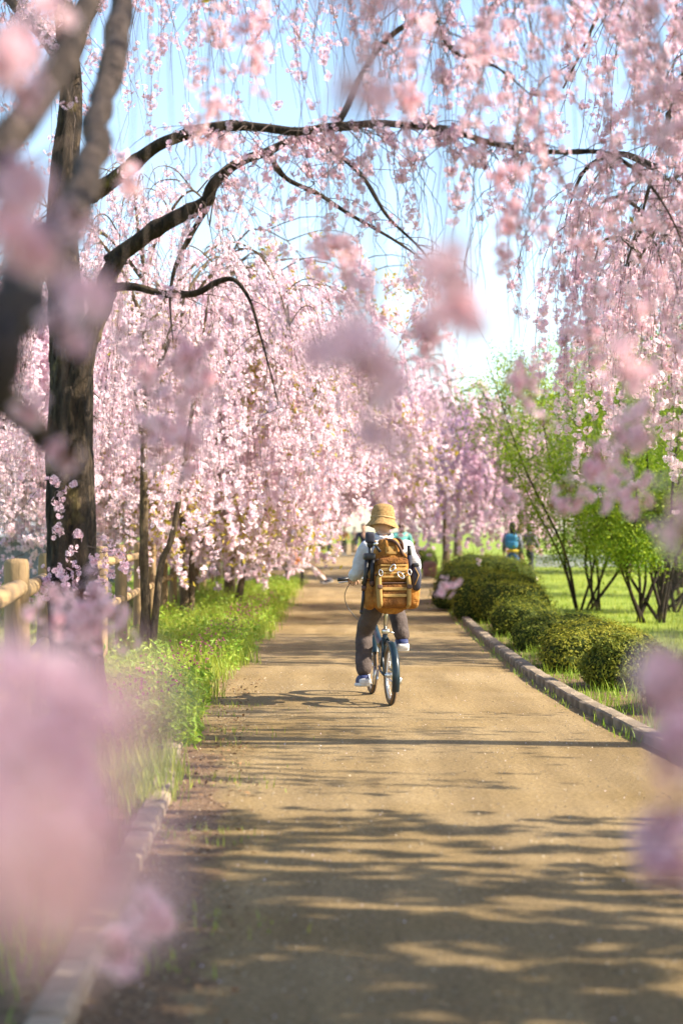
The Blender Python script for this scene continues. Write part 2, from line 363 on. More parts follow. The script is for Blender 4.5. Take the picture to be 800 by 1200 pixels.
# ------------------------------------------------------------------ blossoms
def petal_proto(n=2, fold=0.25):
    V = []; F = []; I = []
    for k in range(5):
        a = k*2*math.pi/5; ca, sa = math.cos(a), math.sin(a); b = len(V)
        if n == 1:
            loc = [(0.04, 0, 0.02), (0.34, -0.24, 0.10), (0.52, 0.0, 0.13), (0.34, 0.24, 0.10)]; inn = [1.0, 0.1, 0, 0.1]
            F.append([b, b+1, b+2, b+3])
        else:
            loc = [(0.03, -0.02, 0), (0.03, 0.02, 0), (0.2, -0.15, .05), (0.2, 0.0, .02), (0.2, 0.15, .05), (0.37, -0.21, .12), (0.38, 0, .09), (0.37, .21, .12), (0.52, -0.11, .17), (0.48, 0, .14), (0.52, .11, .17)]
            inn = [1, 1, .45, .5, .45, .05, .1, .05, 0, 0, 0]
            F += [[b, b+2, b+3, b+1], [b+1, b+3, b+4, b+4], [b+2, b+5, b+6, b+3], [b+3, b+6, b+7, b+4], [b+5, b+8, b+9, b+6], [b+6, b+9, b+10, b+7]]
        for (x, y, z), i_ in zip(loc, inn):
            V.append((x*ca-y*sa, x*sa+y*ca, z)); I.append(i_)
    V = np.array(V); F = np.array(F)
    if n != 1: V, F = _tri(V, F)
    return V, F, np.array(I)
FL_NEAR = petal_proto(2)
_v = []; _i = []
for k in range(5):
    a = k*2*math.pi/5
    for x, y, z, q in ((.02, 0, .02, 1.0), (.47, -.25, .12, 0.0), (.47, .25, .15, 0.0)): _v.append((x*math.cos(a)-y*math.sin(a), x*math.sin(a)+y*math.cos(a), z)); _i.append(q)
FL_MID = (np.array(_v), np.arange(15).reshape(5, 3), np.array(_i))
# far clump of blossom: a crumpled little star
cv = np.array([[-.52, -.25, 0], [.52, -.15, .12], [.02, .55, -.05], [-.1, -.15, -.52], [.42, .2, .1], [-.35, .12, .48]])
FL_FAR = (cv, np.array([[0, 1, 2], [3, 4, 5]]), np.array([.25, 0, .1, .3, 0, .1]))
LEAF = (np.array([[0, 0, 0], [0.22, 0.45, 0.05], [0, 1.0, -0.08], [-0.22, 0.45, 0.05]]), np.array([[0, 1, 2, 3]]))

def strands(start, out, length, spread, K, r, sway=0.035):
    S = len(start); t = np.linspace(0, 1, K)[None, :, None]
    out = out*np.asarray(spread)[:, None] if np.ndim(spread) else out*spread
    p = start[:, None]+out[:, None]*(1-(1-t)**2.2)
    z = -length[:, None, None]*(t**1.35)
    p = p+z*np.array([0, 0, 1.0])
    w = np.cumsum(r.normal(size=(S, K, 3))*sway*np.array([1, 1, 0.2]), 1); w -= w[:, :1]
    return p+w*np.sqrt(length)[:, None, None]
def twig_mesh(ST, r0, r1):
    """thin three-sided twigs along all strands (S,K,3)"""
    S, K, _ = ST.shape; n = 3
    a = np.array([0, 2.094, 4.189]); rad = np.linspace(1, 0, K)*(r0-r1)+r1
    tan = norm(np.gradient(ST, axis=1)); ref = np.array([0.6, 0.75, 0.2])
    x = norm(np.cross(np.broadcast_to(ref, tan.shape), tan)); y = np.cross(tan, x)
    V = ST[:, :, None]+rad[None, :, None, None]*(np.cos(a)[None, None, :, None]*x[:, :, None]+np.sin(a)[None, None, :, None]*y[:, :, None])
    i = (np.arange(S)[:, None, None]*K+np.arange(K-1)[None, :, None])*n; j = np.arange(n)[None, None]; j2 = (j+1) % n
    F = np.stack([i+j, i+j2, i+n+j2, i+n+j], -1).reshape(-1, 4)
    return V.reshape(-1, 3), F
def along(ST, n, r, tmin=0.08):
    S, K, _ = ST.shape; s = r.integers(0, S, n); u = (tmin+(1-tmin)*r.random(n))*(K-1-1e-6); i = u.astype(int); f = (u-i)[:, None]
    return ST[s, i]*(1-f)+ST[s, i+1]*f, s
def blossom_parts(ST, per_m, r, lod, size=0.034, clus=3, jit=0.03, leaf=0.0, patch=0.5, pm=0):
    """flower clusters spaced along strands; patchy so that some stretches stay bare"""
    S, K, _ = ST.shape
    seg = np.linalg.norm(np.diff(ST, axis=1), axis=-1).sum(1)
    n = int(seg.sum()*per_m)
    c, s = along(ST, n, r)
    # patchiness: keep by a smooth noise of place and strand
    key = np.sin(c[:, 2]*5.1+s*1.7)+np.sin(c[:, 2]*11.0+s*2.9)+0.8*np.sin(s*12.3)
    keep = key > np.quantile(key, patch*0.6)
    c = c[keep] if patch > 0 else c
    n = len(c)
    pos = np.repeat(c, clus, 0); d = norm(r.normal(size=pos.shape)+np.array([0, 0, -0.35])); pos = pos+d*jit*(0.4+0.8*r.random((len(pos), 1)))
    pv, pf, inn = lod
    sk = np.modf(np.abs(np.sin(s[keep]*12.9898)*43758.5))[0] if patch > 0 else r.random(n)
    tone = np.clip(np.repeat(sk*.5+r.random(n)*.3, clus)+r.random(len(pos))*0.25, 0, 1)
    g = scatter(pv, pf, pos, frames(d+0.35*r.normal(size=d.shape), r), size*(0.8+0.4*r.random(len(pos))), inn, tone, r)
    parts = [(g[0], g[1], pm, g[2], g[3])]
    if lod is not FL_FAR:       # calyx and stalk slivers
        q = r.random(len(pos)) < 0.3
        cp = pos[q]-d[q]*0.010; kv = np.array([[0, 0, -0.8], [.16, 0, 0.1], [-.16, 0, 0.1]])
        g2 = scatter(kv, np.array([[0, 1, 2]]), cp, frames(d[q], r), size*0.7, None, None, r)
        parts.append((g2[0], g2[1], 1, g2[2], g2[3]))
    if leaf > 0:
        k2 = np.sin(c[:, 0]*2.6+c[:, 1]*1.1)+np.sin(c[:, 2]*2.4+c[:, 0])+.5*r.normal(size=n); pool = np.nonzero(k2 > .5)[0]; nl = int(len(pool)*leaf); ids = pool[r.integers(0, len(pool), nl)]; lp = c[ids]+r.normal(size=(nl, 3))*(.09 if lod is FL_FAR else .03)
        g3 = scatter(LEAF[0], LEAF[1], lp, frames(r.normal(size=(nl, 3)), r), (0.035+0.03*r.random(nl))*(2.0 if lod is FL_FAR else 1.0), None, None, r)
        parts.append((g3[0], g3[1], 2, g3[2], g3[3]))
    return parts
def tree_obj(base, name, label, group, limbs, ST, parts, bark, twr=(0.004, 0.0015), petal='petal', trunk=None):
    """limbs: list of (pts, rad) in world space; the first is the trunk"""
    b = np.array(base); e = thing(name, tuple(base), label, 'tree', group)
    for i, (p, ra) in enumerate(limbs):
        n = 14 if ra.max() > 0.12 else (9 if ra.max() > 0.03 else 6)
        if b[1] > 22: n = 9 if i == 0 else 5
        if i == 0 and ra.max() > .2 and b[1] < 15 and b[0] < 0:        # furrowed plates of bark on the big trunks
            t = np.linspace(0, len(p)-1.001, 260); k = t.astype(int); f = (t-k)[:, None]; p = p[k]*(1-f)+p[k+1]*f; ra = ra[k]*(1-f[:, 0])+ra[k+1]*f[:, 0]; n = 72
            V, F = tube(p-b, ra, n); nr = V-(p-b)[np.minimum(np.arange(len(V))//n, len(p)-1)]; Q = V*np.array([1, 1, .22])
            w1 = wobble(Q, 1.0, 26, 41); w2 = wobble(Q, 1.0, 55, 43); ridge = 1-np.abs(w1)*1.7; ridge2 = 1-np.abs(w2)*1.7
            V = V+nr*(ridge*.05+ridge2*.045+wobble(V, .07, 5, 45))[:, None]-nr*.06
            add('trunk', (V, F), bark, e); continue
        if b[1] < 15 and len(p) > 8:        # knotty, slightly crooked limbs
            rk = np.random.default_rng(900+i); t = np.linspace(0, len(p)-1.001, len(p)*2); k = t.astype(int); f = (t-k)[:, None]
            p = p[k]*(1-f)+p[k+1]*f; ra = ra[k]*(1-f[:, 0])+ra[k+1]*f[:, 0]
            kn = np.zeros(len(p))
            for _ in range(max(2, len(p)//14)): kn += np.exp(-((np.arange(len(p))-rk.integers(2, len(p)))/1.6)**2)*(.05+.2*rk.random())
            p = p+np.column_stack([wobble(p, .5, 5, 60+i+q)*np.minimum(ra, .05) for q in range(3)]); ra = ra*(1+.05*wobble(p, 1, 14, 70+i)+kn*(1 if b[1] > 5 else .3))
            n = max(n, 8)
        V, F = tube(p-b, ra, n)
        if ra.max() > 0.05:
            nr = V - (p-b)[np.minimum(np.arange(len(V))//n, len(p)-1)]
            V = V+nr*wobble(V, 0.10, 9, i+3)[:, None]
        add('trunk' if i == 0 else 'limb', (V, F), bark, e)
    if ST is not None:
        V, F = [], []
        tp = [twig_mesh((s[:, ::2] if b[1] > 22 else s)-b, *twr) for s in ST]
        tag(add('twigs', [(v, f) for v, f in tp], M['twig'], e), kind='stuff')
    ps = [(p[0]-b,)+tuple(p[1:]) for p in parts]
    tag(add('crown', ps, [M[petal], M['calyx'], M['youngleaf']], e, False), kind='stuff')
    return e

TREES = 'weeping cherry trees in blossom along the path'
def weeping(base, H, R, nstr, per_m, seed, label, lod=FL_MID, size=0.034, clus=3, bias=(0, 0), trunk_r=0.12, zlow=(0.7, 2.0), h0=1.7, leaf=0.0,
            petal='petal', lean=(0, 0), nl=8, bark='bark_young', jit=0.032, patch=0.5, group=TREES, K=8, stems=1, azr=None, spread=(.12, .5), sway=.035, nside=3, lmin=.45):
    if lod is FL_FAR: per_m, size = per_m*(.50 if base[1] < 50 else .34), size*(1.34 if base[1] < 50 else 1.55)
    mm = 5 if base[1] < 22 else 3; K = K if base[1] < 22 else 7
    r = np.random.default_rng(seed); b = np.array(base, float)
    limbs = []; ends = []
    lx, ly = lean
    tp = np.array([[0, 0, -0.1], [0.02+lx*.2, ly*.2, h0*.35], [lx*.5+r.normal()*.06, ly*.5, h0*.7], [lx, ly, h0], [lx*1.25, ly*1.2, h0+(H-h0)*.45], [lx*1.3, ly*1.3, H*0.93]])+b
    tr = np.array([1.35, 1.0, .9, .8, .5, .12])*trunk_r
    limbs.append(spline(tp, tr, mm))
    if stems > 1:
        q = tp+np.array([[.07, .03, 0], [.12, 0, 0], [.2, .1, 0], [.35, .1, 0], [.6, .1, 0], [.8, .1, -.3]]); limbs.append(spline(q, tr*.7, mm))
    for k in range(nl):
        a = 2*math.pi*(k+r.random()*.6)/nl if azr is None else azr[0]+(azr[1]-azr[0])*(k+r.random()*.6)/nl
        rr = R*(0.65+0.4*r.random()); hz = h0+(H-h0)*(0.15+0.7*r.random())
        st = np.array([np.interp(hz, tp[:, 2]-b[2], tp[:, i]) for i in range(3)])
        dx, dy = math.cos(a)*rr+bias[0], math.sin(a)*rr+bias[1]; top = min(H, hz+(0.3+0.5*r.random())*(H-hz+0.6))
        q = np.array([st, st+[dx*.25, dy*.25, (top-hz)*.6], st+[dx*.55+r.normal()*.1, dy*.55+r.normal()*.1, (top-hz)], st+[dx*.82, dy*.82, (top-hz)*.75], st+[dx, dy, (top-hz)*.1-.25]])
        limbs.append(spline(q, np.array([.42, .34, .22, .12, .04])*trunk_r, mm)); ends.append(limbs[-1][0])
        # side branches
        main = ends[-1]
        for j in range(nside):
            i0 = int(len(main)*(0.2+0.7*r.random())); s0 = main[i0]
            a2 = a+r.normal()*0.9; L2 = R*(0.25+0.3*r.random())
            q2 = np.array([s0, s0+[math.cos(a2)*L2*.4, math.sin(a2)*L2*.4, .18], s0+[math.cos(a2)*L2*.8, math.sin(a2)*L2*.8, .12], s0+[math.cos(a2)*L2, math.sin(a2)*L2, -.2]])
            limbs.append(spline(q2, np.array([.16, .12, .08, .03])*trunk_r, mm-1)); ends.append(limbs[-1][0])
    pts = np.concatenate([e_[len(e_)//5:] for e_ in ends])
    s0 = pts[r.integers(0, len(pts), nstr)]+r.normal(size=(nstr, 3))*np.array([.06, .06, .03])
    c = b[:2]+np.array(lean)
    od = norm(np.column_stack([s0[:, :2]-c+r.normal(size=(nstr, 2))*.6, np.full(nstr, 0.05)]))
    zl = b[2]+zlow[0]+(zlow[1]-zlow[0])*r.random(nstr)**1.3
    ex = s0[:, 0]+od[:, 0]*.45; le_, re_ = left_edge(s0[:, 1]), right_edge(s0[:, 1])      # sprays over the path stay above walkers' heads towards its middle
    zl = np.where((ex > le_) & (ex < re_), np.maximum(zl, .2+1.15*np.minimum(ex-le_, re_-ex)+.3*r.random(nstr)), zl)
    ln = np.maximum(0.35, (s0[:, 2]-zl)*(lmin+(1-lmin)*r.random(nstr)))
    s0 = np.where(((zl > s0[:, 2]-.3))[:, None], s0+np.array([0, 0, .5]), s0)
    ST = strands(s0, od, ln, spread[0]+(spread[1]-spread[0])*r.random(nstr), K, r, sway)
    parts = blossom_parts(ST, per_m, r, lod, size, clus, jit, leaf, patch)
    return tree_obj(base, 'weeping_cherry_tree', label, group, limbs, [ST], parts, M[bark], petal=petal)

# ------------------------------------------------------------------ the old cherry beside the fence (limbs traced, all about 11 m away)
def limb(seq, rads, d=None, m=6):
    return spline(PL(seq, d), np.array(rads), m)
def main_tree():
    r = np.random.default_rng(11); D = 11.2; L = []
    base = (P(90, 875, D)[0], D, 0.0)
    L.append(limb([(92, 893, D), (92, 862, D), (91, 800, D), (87, 700, D), (84, 600, D), (83, 520, D), (84, 450, D), (80, 385, D+.05), (75, 320, D+.12), (73, 250, D+.2), (77, 185, D+.2), (84, 120, D+.2), (78, 40, D+.25), (70, -70, D+.3), (75, -170, D+.3)],
                  [.30, .25, .20, .175, .162, .155, .145, .128, .112, .10, .088, .08, .07, .055, .025]))
    # fork that carries the arching limbs
    L.append(limb([(84, 470, D-.02), (93, 425, D-.05), (104, 390, D-.08), (118, 352, D-.1), (127, 322, D-.12), (140, 300, D-.14)], [.10, .088, .076, .066, .06, .052]))
    A = limb([(128, 306, D-.1), (160, 285, D-.15), (200, 262, D-.2), (238, 242, D-.3), (252, 214, D-.35), (278, 190, D-.4), (312, 177, D-.45), (348, 163, D-.5), (386, 174, D-.6), (422, 203, D-.7), (452, 252, D-.8), (492, 292, D-.9), (514, 322, D-.9)],
             [.056, .052, .046, .044, .035, .030, .026, .020, .016, .013, .010, .007, .003]); L.append(A)
    A2 = limb([(312, 178, D-.45), (334, 208, D-.4), (375, 228, D-.4), (420, 256, D-.35), (470, 287, D-.3), (512, 318, D-.3)], [.020, .017, .014, .012, .008, .004]); L.append(A2)
    L.append(limb([(242, 240, D-.3), (224, 273, D-.3), (206, 312, D-.3), (200, 350, D-.3), (203, 400, D-.32)], [.020, .017, .013, .008, .003]))
    B = limb([(74, 240, D+.2), (108, 226, D-.1), (135, 212, D-.3), (165, 186, D-.5), (205, 162, D-.7), (250, 150, D-.9), (300, 149, D-1.0), (350, 155, D-1.1), (395, 150, D-1.2), (440, 146, D-1.3), (490, 147, D-1.4), (530, 155, D-1.5), (590, 170, D-1.6), (650, 178, D-1.7), (710, 180, D-1.8), (750, 205, D-1.9), (782, 248, D-1.9), (805, 300, D-1.9)],
             [.062, .056, .048, .040, .034, .030, .028, .026, .024, .022, .020, .018, .016, .014, .012, .009, .006, .003]); L.append(B)
    C = limb([(124, 338, D-.1), (160, 337, D-.2), (195, 345, D-.25), (230, 345, D-.3), (255, 332, D-.35), (275, 328, D-.4), (292, 350, D-.45), (303, 388, D-.5), (318, 440, D-.5), (326, 475, D-.5)], [.036, .026, .023, .022, .020, .015, .011, .008, .005, .003]); L.append(C)
    # high limbs above the frame
    E1 = limb([(80, 60, D+.2), (150, -60, D-.3), (260, -130, D-1.2), (400, -140, D-2.2), (540, -90, D-3.0), (640, -20, D-3.6)], [.08, .07, .06, .045, .03, .01])
    E2 = limb([(74, -70, D+.3), (120, -190, D+.6), (230, -260, D+1.5), (380, -230, D+2.4), (520, -150, D+3.2)], [.06, .055, .045, .03, .01])
    E3 = limb([(78, 20, D+.2), (20, -90, D-.2), (-60, -130, D-.8), (-150, -60, D-1.2)], [.06, .05, .035, .012])
    E4 = limb([(80, 90, D+.2), (30, 20, D+.9), (-30, -30, D+1.8), (-90, 40, D+2.4)], [.05, .04, .03, .012])
    F1 = limb([(395, 150, D-1.2), (440, 60, D-1.6), (500, 20, D-2.0), (530, 60, D-2.2), (580, 78, D-2.4), (620, 110, D-2.5)], [.02, .017, .014, .010, .007, .004])
    L += [E1, E2, E3, E4, F1]
    def hang(Q, n, lo, hi, spread=.3, i0=.25, sw=.05):
        p = Q[0]; s0 = p[r.integers(int(len(p)*i0), len(p), n)]
        od = norm(np.column_stack([r.normal(size=(n, 2))+np.array([.4, -.3]), np.full(n, .25)]))
        return strands(s0, od, lo+(hi-lo)*r.random(n)**1.5, spread*(.3+r.random(n)), 9, r, sw)
    S1 = [hang(A, 34, .2, .9), hang(A2, 10, .2, .6), hang(B, 130, .15, 1.1, .4), hang(C, 14, .2, .9), hang(E1, 190, .5, 2.0, .9), hang(E2, 230, .6, 2.5, 1.0), hang(E3, 60, .5, 2.2, .6), hang(E4, 45, .5, 2.0, .6), hang(F1, 26, .2, .8)]
    parts = []
    for s in S1: parts += blossom_parts(s, 10, r, FL_MID, 0.034, 5, .038, 0.03, .8)
    # bare whips
    bare = [hang(E1, 60, .7, 2.4, .8, .3, .03), hang(E2, 60, .9, 2.8, .8, .3, .03), hang(B, 30, .3, 1.2, .3, .3, .03)]
    # low spurs with tufts on and around the trunk
    sp = PL([(95, 640), (75, 690), (110, 700), (60, 655), (130, 640), (118, 690), (70, 560)], D-.3)
    s0 = np.repeat(sp, 4, 0)+r.normal(size=(28, 3))*.06
    S2 = strands(s0, norm(np.column_stack([r.normal(size=(28, 2)), np.full(28, .2)])), .1+.25*r.random(28), .12, 8, r)
    parts += blossom_parts(S2, 26, r, FL_MID, 0.034, 3, .03, 0, .2)
    tree_obj(base, 'weeping_cherry_tree', 'old weeping cherry with dark furrowed trunk and arching limbs beside the log fence', TREES, L, S1+bare+[S2], parts, M['bark'], (0.0035, 0.0012), 'petal_shade')
main_tree()

# ------------------------------------------------------------------ the near cherry whose limb and sprays cross in front of the lens
def near_tree():
    r = np.random.default_rng(12); base = (-1.75, 2.3, 0.0); L = []
    L.append(spline(np.array([[-1.75, 2.3, -.1], [-1.72, 2.3, .5], [-1.6, 2.2, 1.0], [-1.38, 2.1, 1.35], [-1.5, 2.2, 2.2], [-1.6, 2.3, 3.2], [-1.5, 2.4, 4.0]]), np.array([.24, .19, .17, .15, .11, .08, .03]), 6))
    A = spline(np.vstack([[[-1.42, 2.1, 1.25], [-1.0, 2.0, 1.42]], PL([(-70, 460, 2.1), (0, 385, 2.3), (38, 322, 2.7), (75, 262, 3.4), (100, 195, 4.2), (125, 100, 5.2), (146, 20, 6.0), (155, -60, 6.7), (190, -150, 7.2), (300, -200, 7.4)])]),
               np.array([.09, .075, .055, .045, .038, .036, .037, .040, .040, .036, .03, .012]), 6); L.append(A)
    B = spline(np.vstack([[[-1.42, 2.1, 1.3], [-1.1, 2.25, 1.55]], PL([(-60, 430, 2.9), (0, 462, 3.3), (30, 492, 3.6), (62, 530, 3.9), (95, 560, 4.1)])]), np.array([.07, .05, .036, .030, .027, .022, .006]), 6); L.append(B)
    C = spline(np.vstack([[[-1.55, 2.25, 2.6], [-1.2, 2.4, 2.45]], PL([(-60, 190, 3.0), (0, 165, 3.2), (55, 95, 3.5), (105, 5, 3.9), (140, -80, 4.2)])]), np.array([.06, .05, .038, .033, .030, .026, .016]), 6); L.append(C)
    D = spline(np.array([[-1.52, 2.2, 2.4], [-1.1, 1.7, 3.0], [-.6, 1.3, 3.2], [0.0, 1.5, 3.25], [.5, 1.7, 3.0], [.9, 1.7, 2.5]]), np.array([.06, .05, .04, .03, .02, .008]), 6); L.append(D)
    E = spline(np.array([[-1.55, 2.3, 3.0], [-1.0, 2.9, 3.8], [-.2, 3.4, 4.1], [.6, 3.8, 4.0], [1.3, 4.2, 3.4]]), np.array([.05, .045, .035, .02, .008]), 6); L.append(E)
    G = spline(np.array([[-1.5, 2.2, 1.9], [-1.1, 1.5, 2.1], [-.75, 1.0, 2.1], [-.45, .8, 1.85], [-.3, .8, 1.6]]), np.array([.05, .035, .02, .012, .006]), 6); L.append(G)
    H_ = spline(np.array([[-1.55, 2.25, 2.7], [-1.2, 3.2, 3.3], [-.7, 4.3, 3.5], [-.1, 5.2, 3.6], [.5, 5.8, 3.4]]), np.array([.05, .045, .035, .02, .008]), 6); L.append(H_)
    ST = []; parts = []
    def spray(seq, n_cl, start, d=None, jit=.022, size=.034, lod=FL_NEAR, clus=3, frac=0.25, big=.0):
        """one twig from a limb point through photo points; flowers over its last part"""
        p = PL(seq, d); p = np.vstack([[start], p]); q, _ = spline(p, np.ones(len(p)), 6)
        K = 40; t = np.linspace(0, len(q)-1.001, K); i = t.astype(int); f = (t-i)[:, None]; q = q[i]*(1-f)+q[i+1]*f
        ST.append(q[None]); K0 = int(K*frac); sub = q[K0:]
        u = r.random(n_cl)*(len(sub)-1.01); i = u.astype(int); c = sub[i]*(1-(u-i)[:, None])+sub[i+1]*(u-i)[:, None]
        c = c+r.normal(size=c.shape)*big
        pos = np.repeat(c, clus, 0); dd = norm(r.normal(size=pos.shape)); pos = pos+dd*jit*(.5+.7*r.random((len(pos), 1)))
        g = scatter(lod[0], lod[1], pos, frames(dd, r), size*(.85+.3*r.random(len(pos))), lod[2], None, r); parts.append((g[0], g[1], 0, g[2], g[3]))
        cp = pos-dd*.016; kv = np.array([[-.1, 0, -.8], [.1, 0, -.8], [.13, 0, .1], [-.13, 0, .1]])
        g2 = scatter(kv, np.array([[0, 1, 2, 3]]), cp, frames(dd, r), size*.7, None, None, r); parts.append((g2[0], g2[1], 1, g2[2], g2[3]))
    gl = G[0][-1]; gm = G[0][18]
    # lower left curtain, 0.6-1.1 m from the lens
    for k in range(5):
        x = -75+32*k+r.normal()*8
        spray([(x-140, 540, .56+.03*k), (x-50, 800, .52), (x, 900+r.normal()*30, .5), (x+30, 1000+r.normal()*40, .5)], 3, gl, size=.032, frac=.5, big=.014, clus=2)
    spray([(-160, 560, 1.5), (-60, 830, 1.7), (70, 985, 2.4), (135, 1030, 2.7), (170, 1062, 2.75), (182, 1080, 2.8)], 9, gl, jit=.030, size=.040, frac=.84)
    spray([(-160, 560, 1.5), (-60, 870, 1.7), (60, 1050, 2.4), (120, 1100, 2.6), (142, 1118, 2.6)], 4, gl, jit=.026, size=.040, frac=.95)
    spray([(-120, 560, 1.2), (-30, 790, 1.3), (40, 860, 1.35), (85, 905, 1.4), (105, 950, 1.4)], 6, gl, jit=.02, frac=.6)
    spray([(-140, 560, 1.0), (-60, 760, 1.1), (40, 790, 1.2), (85, 800, 1.2)], 3, gl, frac=.6, jit=.018)
    spray([(-120, 620, .7), (-60, 900, .7), (-15, 1080, .7)], 5, gl, frac=.5, big=.012, clus=2)
    # right edge sprays, from the limb overhead
    de = D[0][-1]
    spray([(840, 560, 1.5), (805, 690, 1.5), (770, 755, 1.5), (788, 830, 1.48), (800, 900, 1.45)], 13, de, frac=.62, jit=.02)
    spray([(850, 640, 1.3), (825, 800, 1.3), (805, 930, 1.6), (765, 975, 1.65), (805, 1030, 1.6)], 10, de, frac=.66, jit=.018)
    # upper left tufts along the near limbs
    for (x, y, d_, n_) in ((28, 45, 2.2, 3), (60, 15, 2.4, 2), (20, 110, 1.9, 2), (25, 205, 1.7, 5), (30, 290, 1.6, 5), (80, 250, 2.2, 2), (92, 345, 1.5, 2), (70, 385, 2.2, 2), (35, 480, 2.6, 2), (60, 520, 2.6, 2), (0, 250, 1.5, 3), (5, 60, 1.8, 3), (150, 208, 3.2, 2)):
        src = C[0][14] if y < 240 else A[0][12]
        spray([(x-30, y-60, d_+.2), (x-8, y-15, d_), (x+14, y+16, d_)], n_, src, frac=.72, jit=.022)
    # hanging strands further in (2-6 m), blurred to soft pink
    dm = D[0][12:]
    for (x, y0, y1, d_, n_) in ((425, -60, 140, 1.7, 9), (405, -40, 60, 1.6, 5), (528, 265, 375, 1.6, 5), (515, 300, 350, 1.7, 2), (415, 385, 480, 1.5, 5), (388, 330, 420, 1.7, 3), (440, 420, 520, 2.4, 4), (740, 380, 470, 2.9, 5), (790, 420, 640, 2.2, 4)):
        src = dm[np.argmin(np.abs(dm[:, 0]-(x-400)/FPX*d_))]
        x0 = x+r.normal()*12
        spray([(x0+6, min(-150, y0-80), d_), (x0, (y0-150)/2, d_), (x+4, y0, d_), (x, (y0+y1)/2, d_), (x+r.normal()*8, y1, d_)], n_, src, frac=max(.2, .5+.4*(y0/622.0)*.9), jit=.03, big=.018)
    hm = np.vstack([E[0], H_[0]])
    for (x, y0, y1, d_, n_) in ((215, 330, 560, 4.6, 24), (240, 390, 470, 4.9, 12), (190, 420, 540, 4.4, 10), (170, 300, 480, 5.2, 14), (385, 230, 320, 5.0, 10), (395, 250, 310, 5.6, 8), (500, 330, 420, 5.2, 10), (610, 380, 470, 5.0, 10), (700, 470, 560, 5.4, 14), (720, 500, 590, 5.2, 12), (660, 540, 590, 5.6, 8), (735, 420, 520, 4.6, 12), (100, 640, 740, 4.0, 12), (75, 620, 730, 4.2, 10), (120, 690, 740, 4.4, 6), (600, 150, 330, 5.6, 20), (640, 60, 300, 6.0, 26), (700, 120, 420, 5.5, 24), (760, 100, 480, 5.0, 26), (560, 20, 200, 5.4, 18), (480, 0, 150, 5.2, 16), (300, -20, 90, 5.4, 16), (250, 20, 200, 6.0, 18), (780, 0, 200, 4.5, 14), (600, 520, 600, 6.5, 8), (514, 620, 690, 6.8, 3)):
        src = hm[np.argmin(np.abs(hm[:, 0]-(x-400)/FPX*d_)+.3*np.abs(hm[:, 1]-d_))]
        x0 = x+r.normal()*20
        spray([(x0+10, min(-250, y0-300), d_), (x0, (y0-250)/2, d_), (x+8*r.normal(), y0, d_), (x+6*r.normal(), (y0+y1)/2, d_), (x+r.normal()*8, y1, d_)], int(n_*1.1), src, frac=max(.2, (y0+260)/(y1+260)*.96), jit=.036, big=.03, lod=FL_MID, clus=4)
    tree_obj(base, 'weeping_cherry_tree', 'leaning weeping cherry whose blurred limb and blossom sprays hang in front of the old trunk', TREES, L, ST, parts, M['bark_near'], (0.0028, 0.0012), 'petal_near')
near_tree()

# ------------------------------------------------------------------ the other cherries
# right of the path, trunks beyond the frame: they hang into the top right and shade the path
weeping((4.8, 10.9, 0), 5.8, 2.1, 430, 9, 31, 'weeping cherry overhanging the kerb and the clipped bushes from the lawn', bias=(-1.6, 0), trunk_r=.17, zlow=(1.9, 3.8), h0=2.2, nl=11, petal='petal_shade', bark='bark', patch=.6, clus=6, size=.036, jit=.038, nside=4)
NR = dict(lod=FL_FAR, size=.075, clus=4, trunk_r=.18, h0=2.2, bark='bark', jit=.05, nside=4)
weeping((5.0, 5.4, 0), 5.8, 2.3, 320, 15, 32, 'weeping cherry on the lawn whose shade falls across the start of the path', bias=(-.6, 0), zlow=(1.3, 3.2), nl=12, patch=.9, **NR)
weeping((5.6, 2.4, 0), 5.6, 2.4, 440, 14, 42, 'weeping cherry on the lawn across the path from the leaning cherry', bias=(-.4, 0), zlow=(1.2, 3.2), nl=11, patch=.4, **NR)
weeping((5.4, -1.6, 0), 5.8, 2.5, 90, 9, 56, 'thinly flowered weeping cherry added out of view to shade the near blossom sprays', bias=(-.5, 0), zlow=(1.2, 3.0), nl=11, patch=.3, **NR)  # unseen tree beside the camera, added to shade the near sprays
weeping((5.8, 19.7, 0), 5.6, 2.3, 480, 8, 33, 'weeping cherry on the lawn, its lowest sprays reaching over the yellowish bush', bias=(-1.3, 0), trunk_r=.16, zlow=(1.5, 2.8), h0=2.0, nl=10, bark='bark', patch=.5, clus=6, size=.056, jit=.05, nside=4)
weeping((8.6, 43.5, 0), 6.8, 2.2, 300, 14, 55, 'weeping cherry on the lawn between the shrubs and the walkers', bias=(-.8, 0), zlow=(1.6, 3.0), nl=9, patch=.4, **NR)
# left row inside the fence
LR = dict(lmin=.68, nside=5, spread=(.2, .8), sway=.055)
weeping((-2.3, 19.9, 0), 5.2, 2.0, 330, 11, 34, 'young twin-stemmed weeping cherry in front of the log fence', bias=(.35, .2), trunk_r=.062, zlow=(.75, 1.9), h0=1.5, nl=9, stems=2, leaf=.1, patch=.45, clus=4, size=.040, jit=.04, **LR)
LF = dict(lod=FL_FAR, size=.062, clus=5, jit=.065, patch=.6, **LR)
weeping((-2.55, 27.6, 0), 6.2, 2.6, 520, 19, 35, 'slim weeping cherry with yellow-green young leaves among its blossoms', bias=(.5, 0), trunk_r=.075, zlow=(.4, 1.5), h0=1.5, nl=11, stems=2, leaf=3.2, **LF)
weeping((-1.95, 31.2, 0), 5.2, 2.0, 420, 19, 36, 'leaning slim cherry standing in the weeds at the path edge', bias=(.45, .3), trunk_r=.065, zlow=(.2, 1.1), h0=1.3, nl=9, leaf=1.6, lean=(.5, .1), **LF)
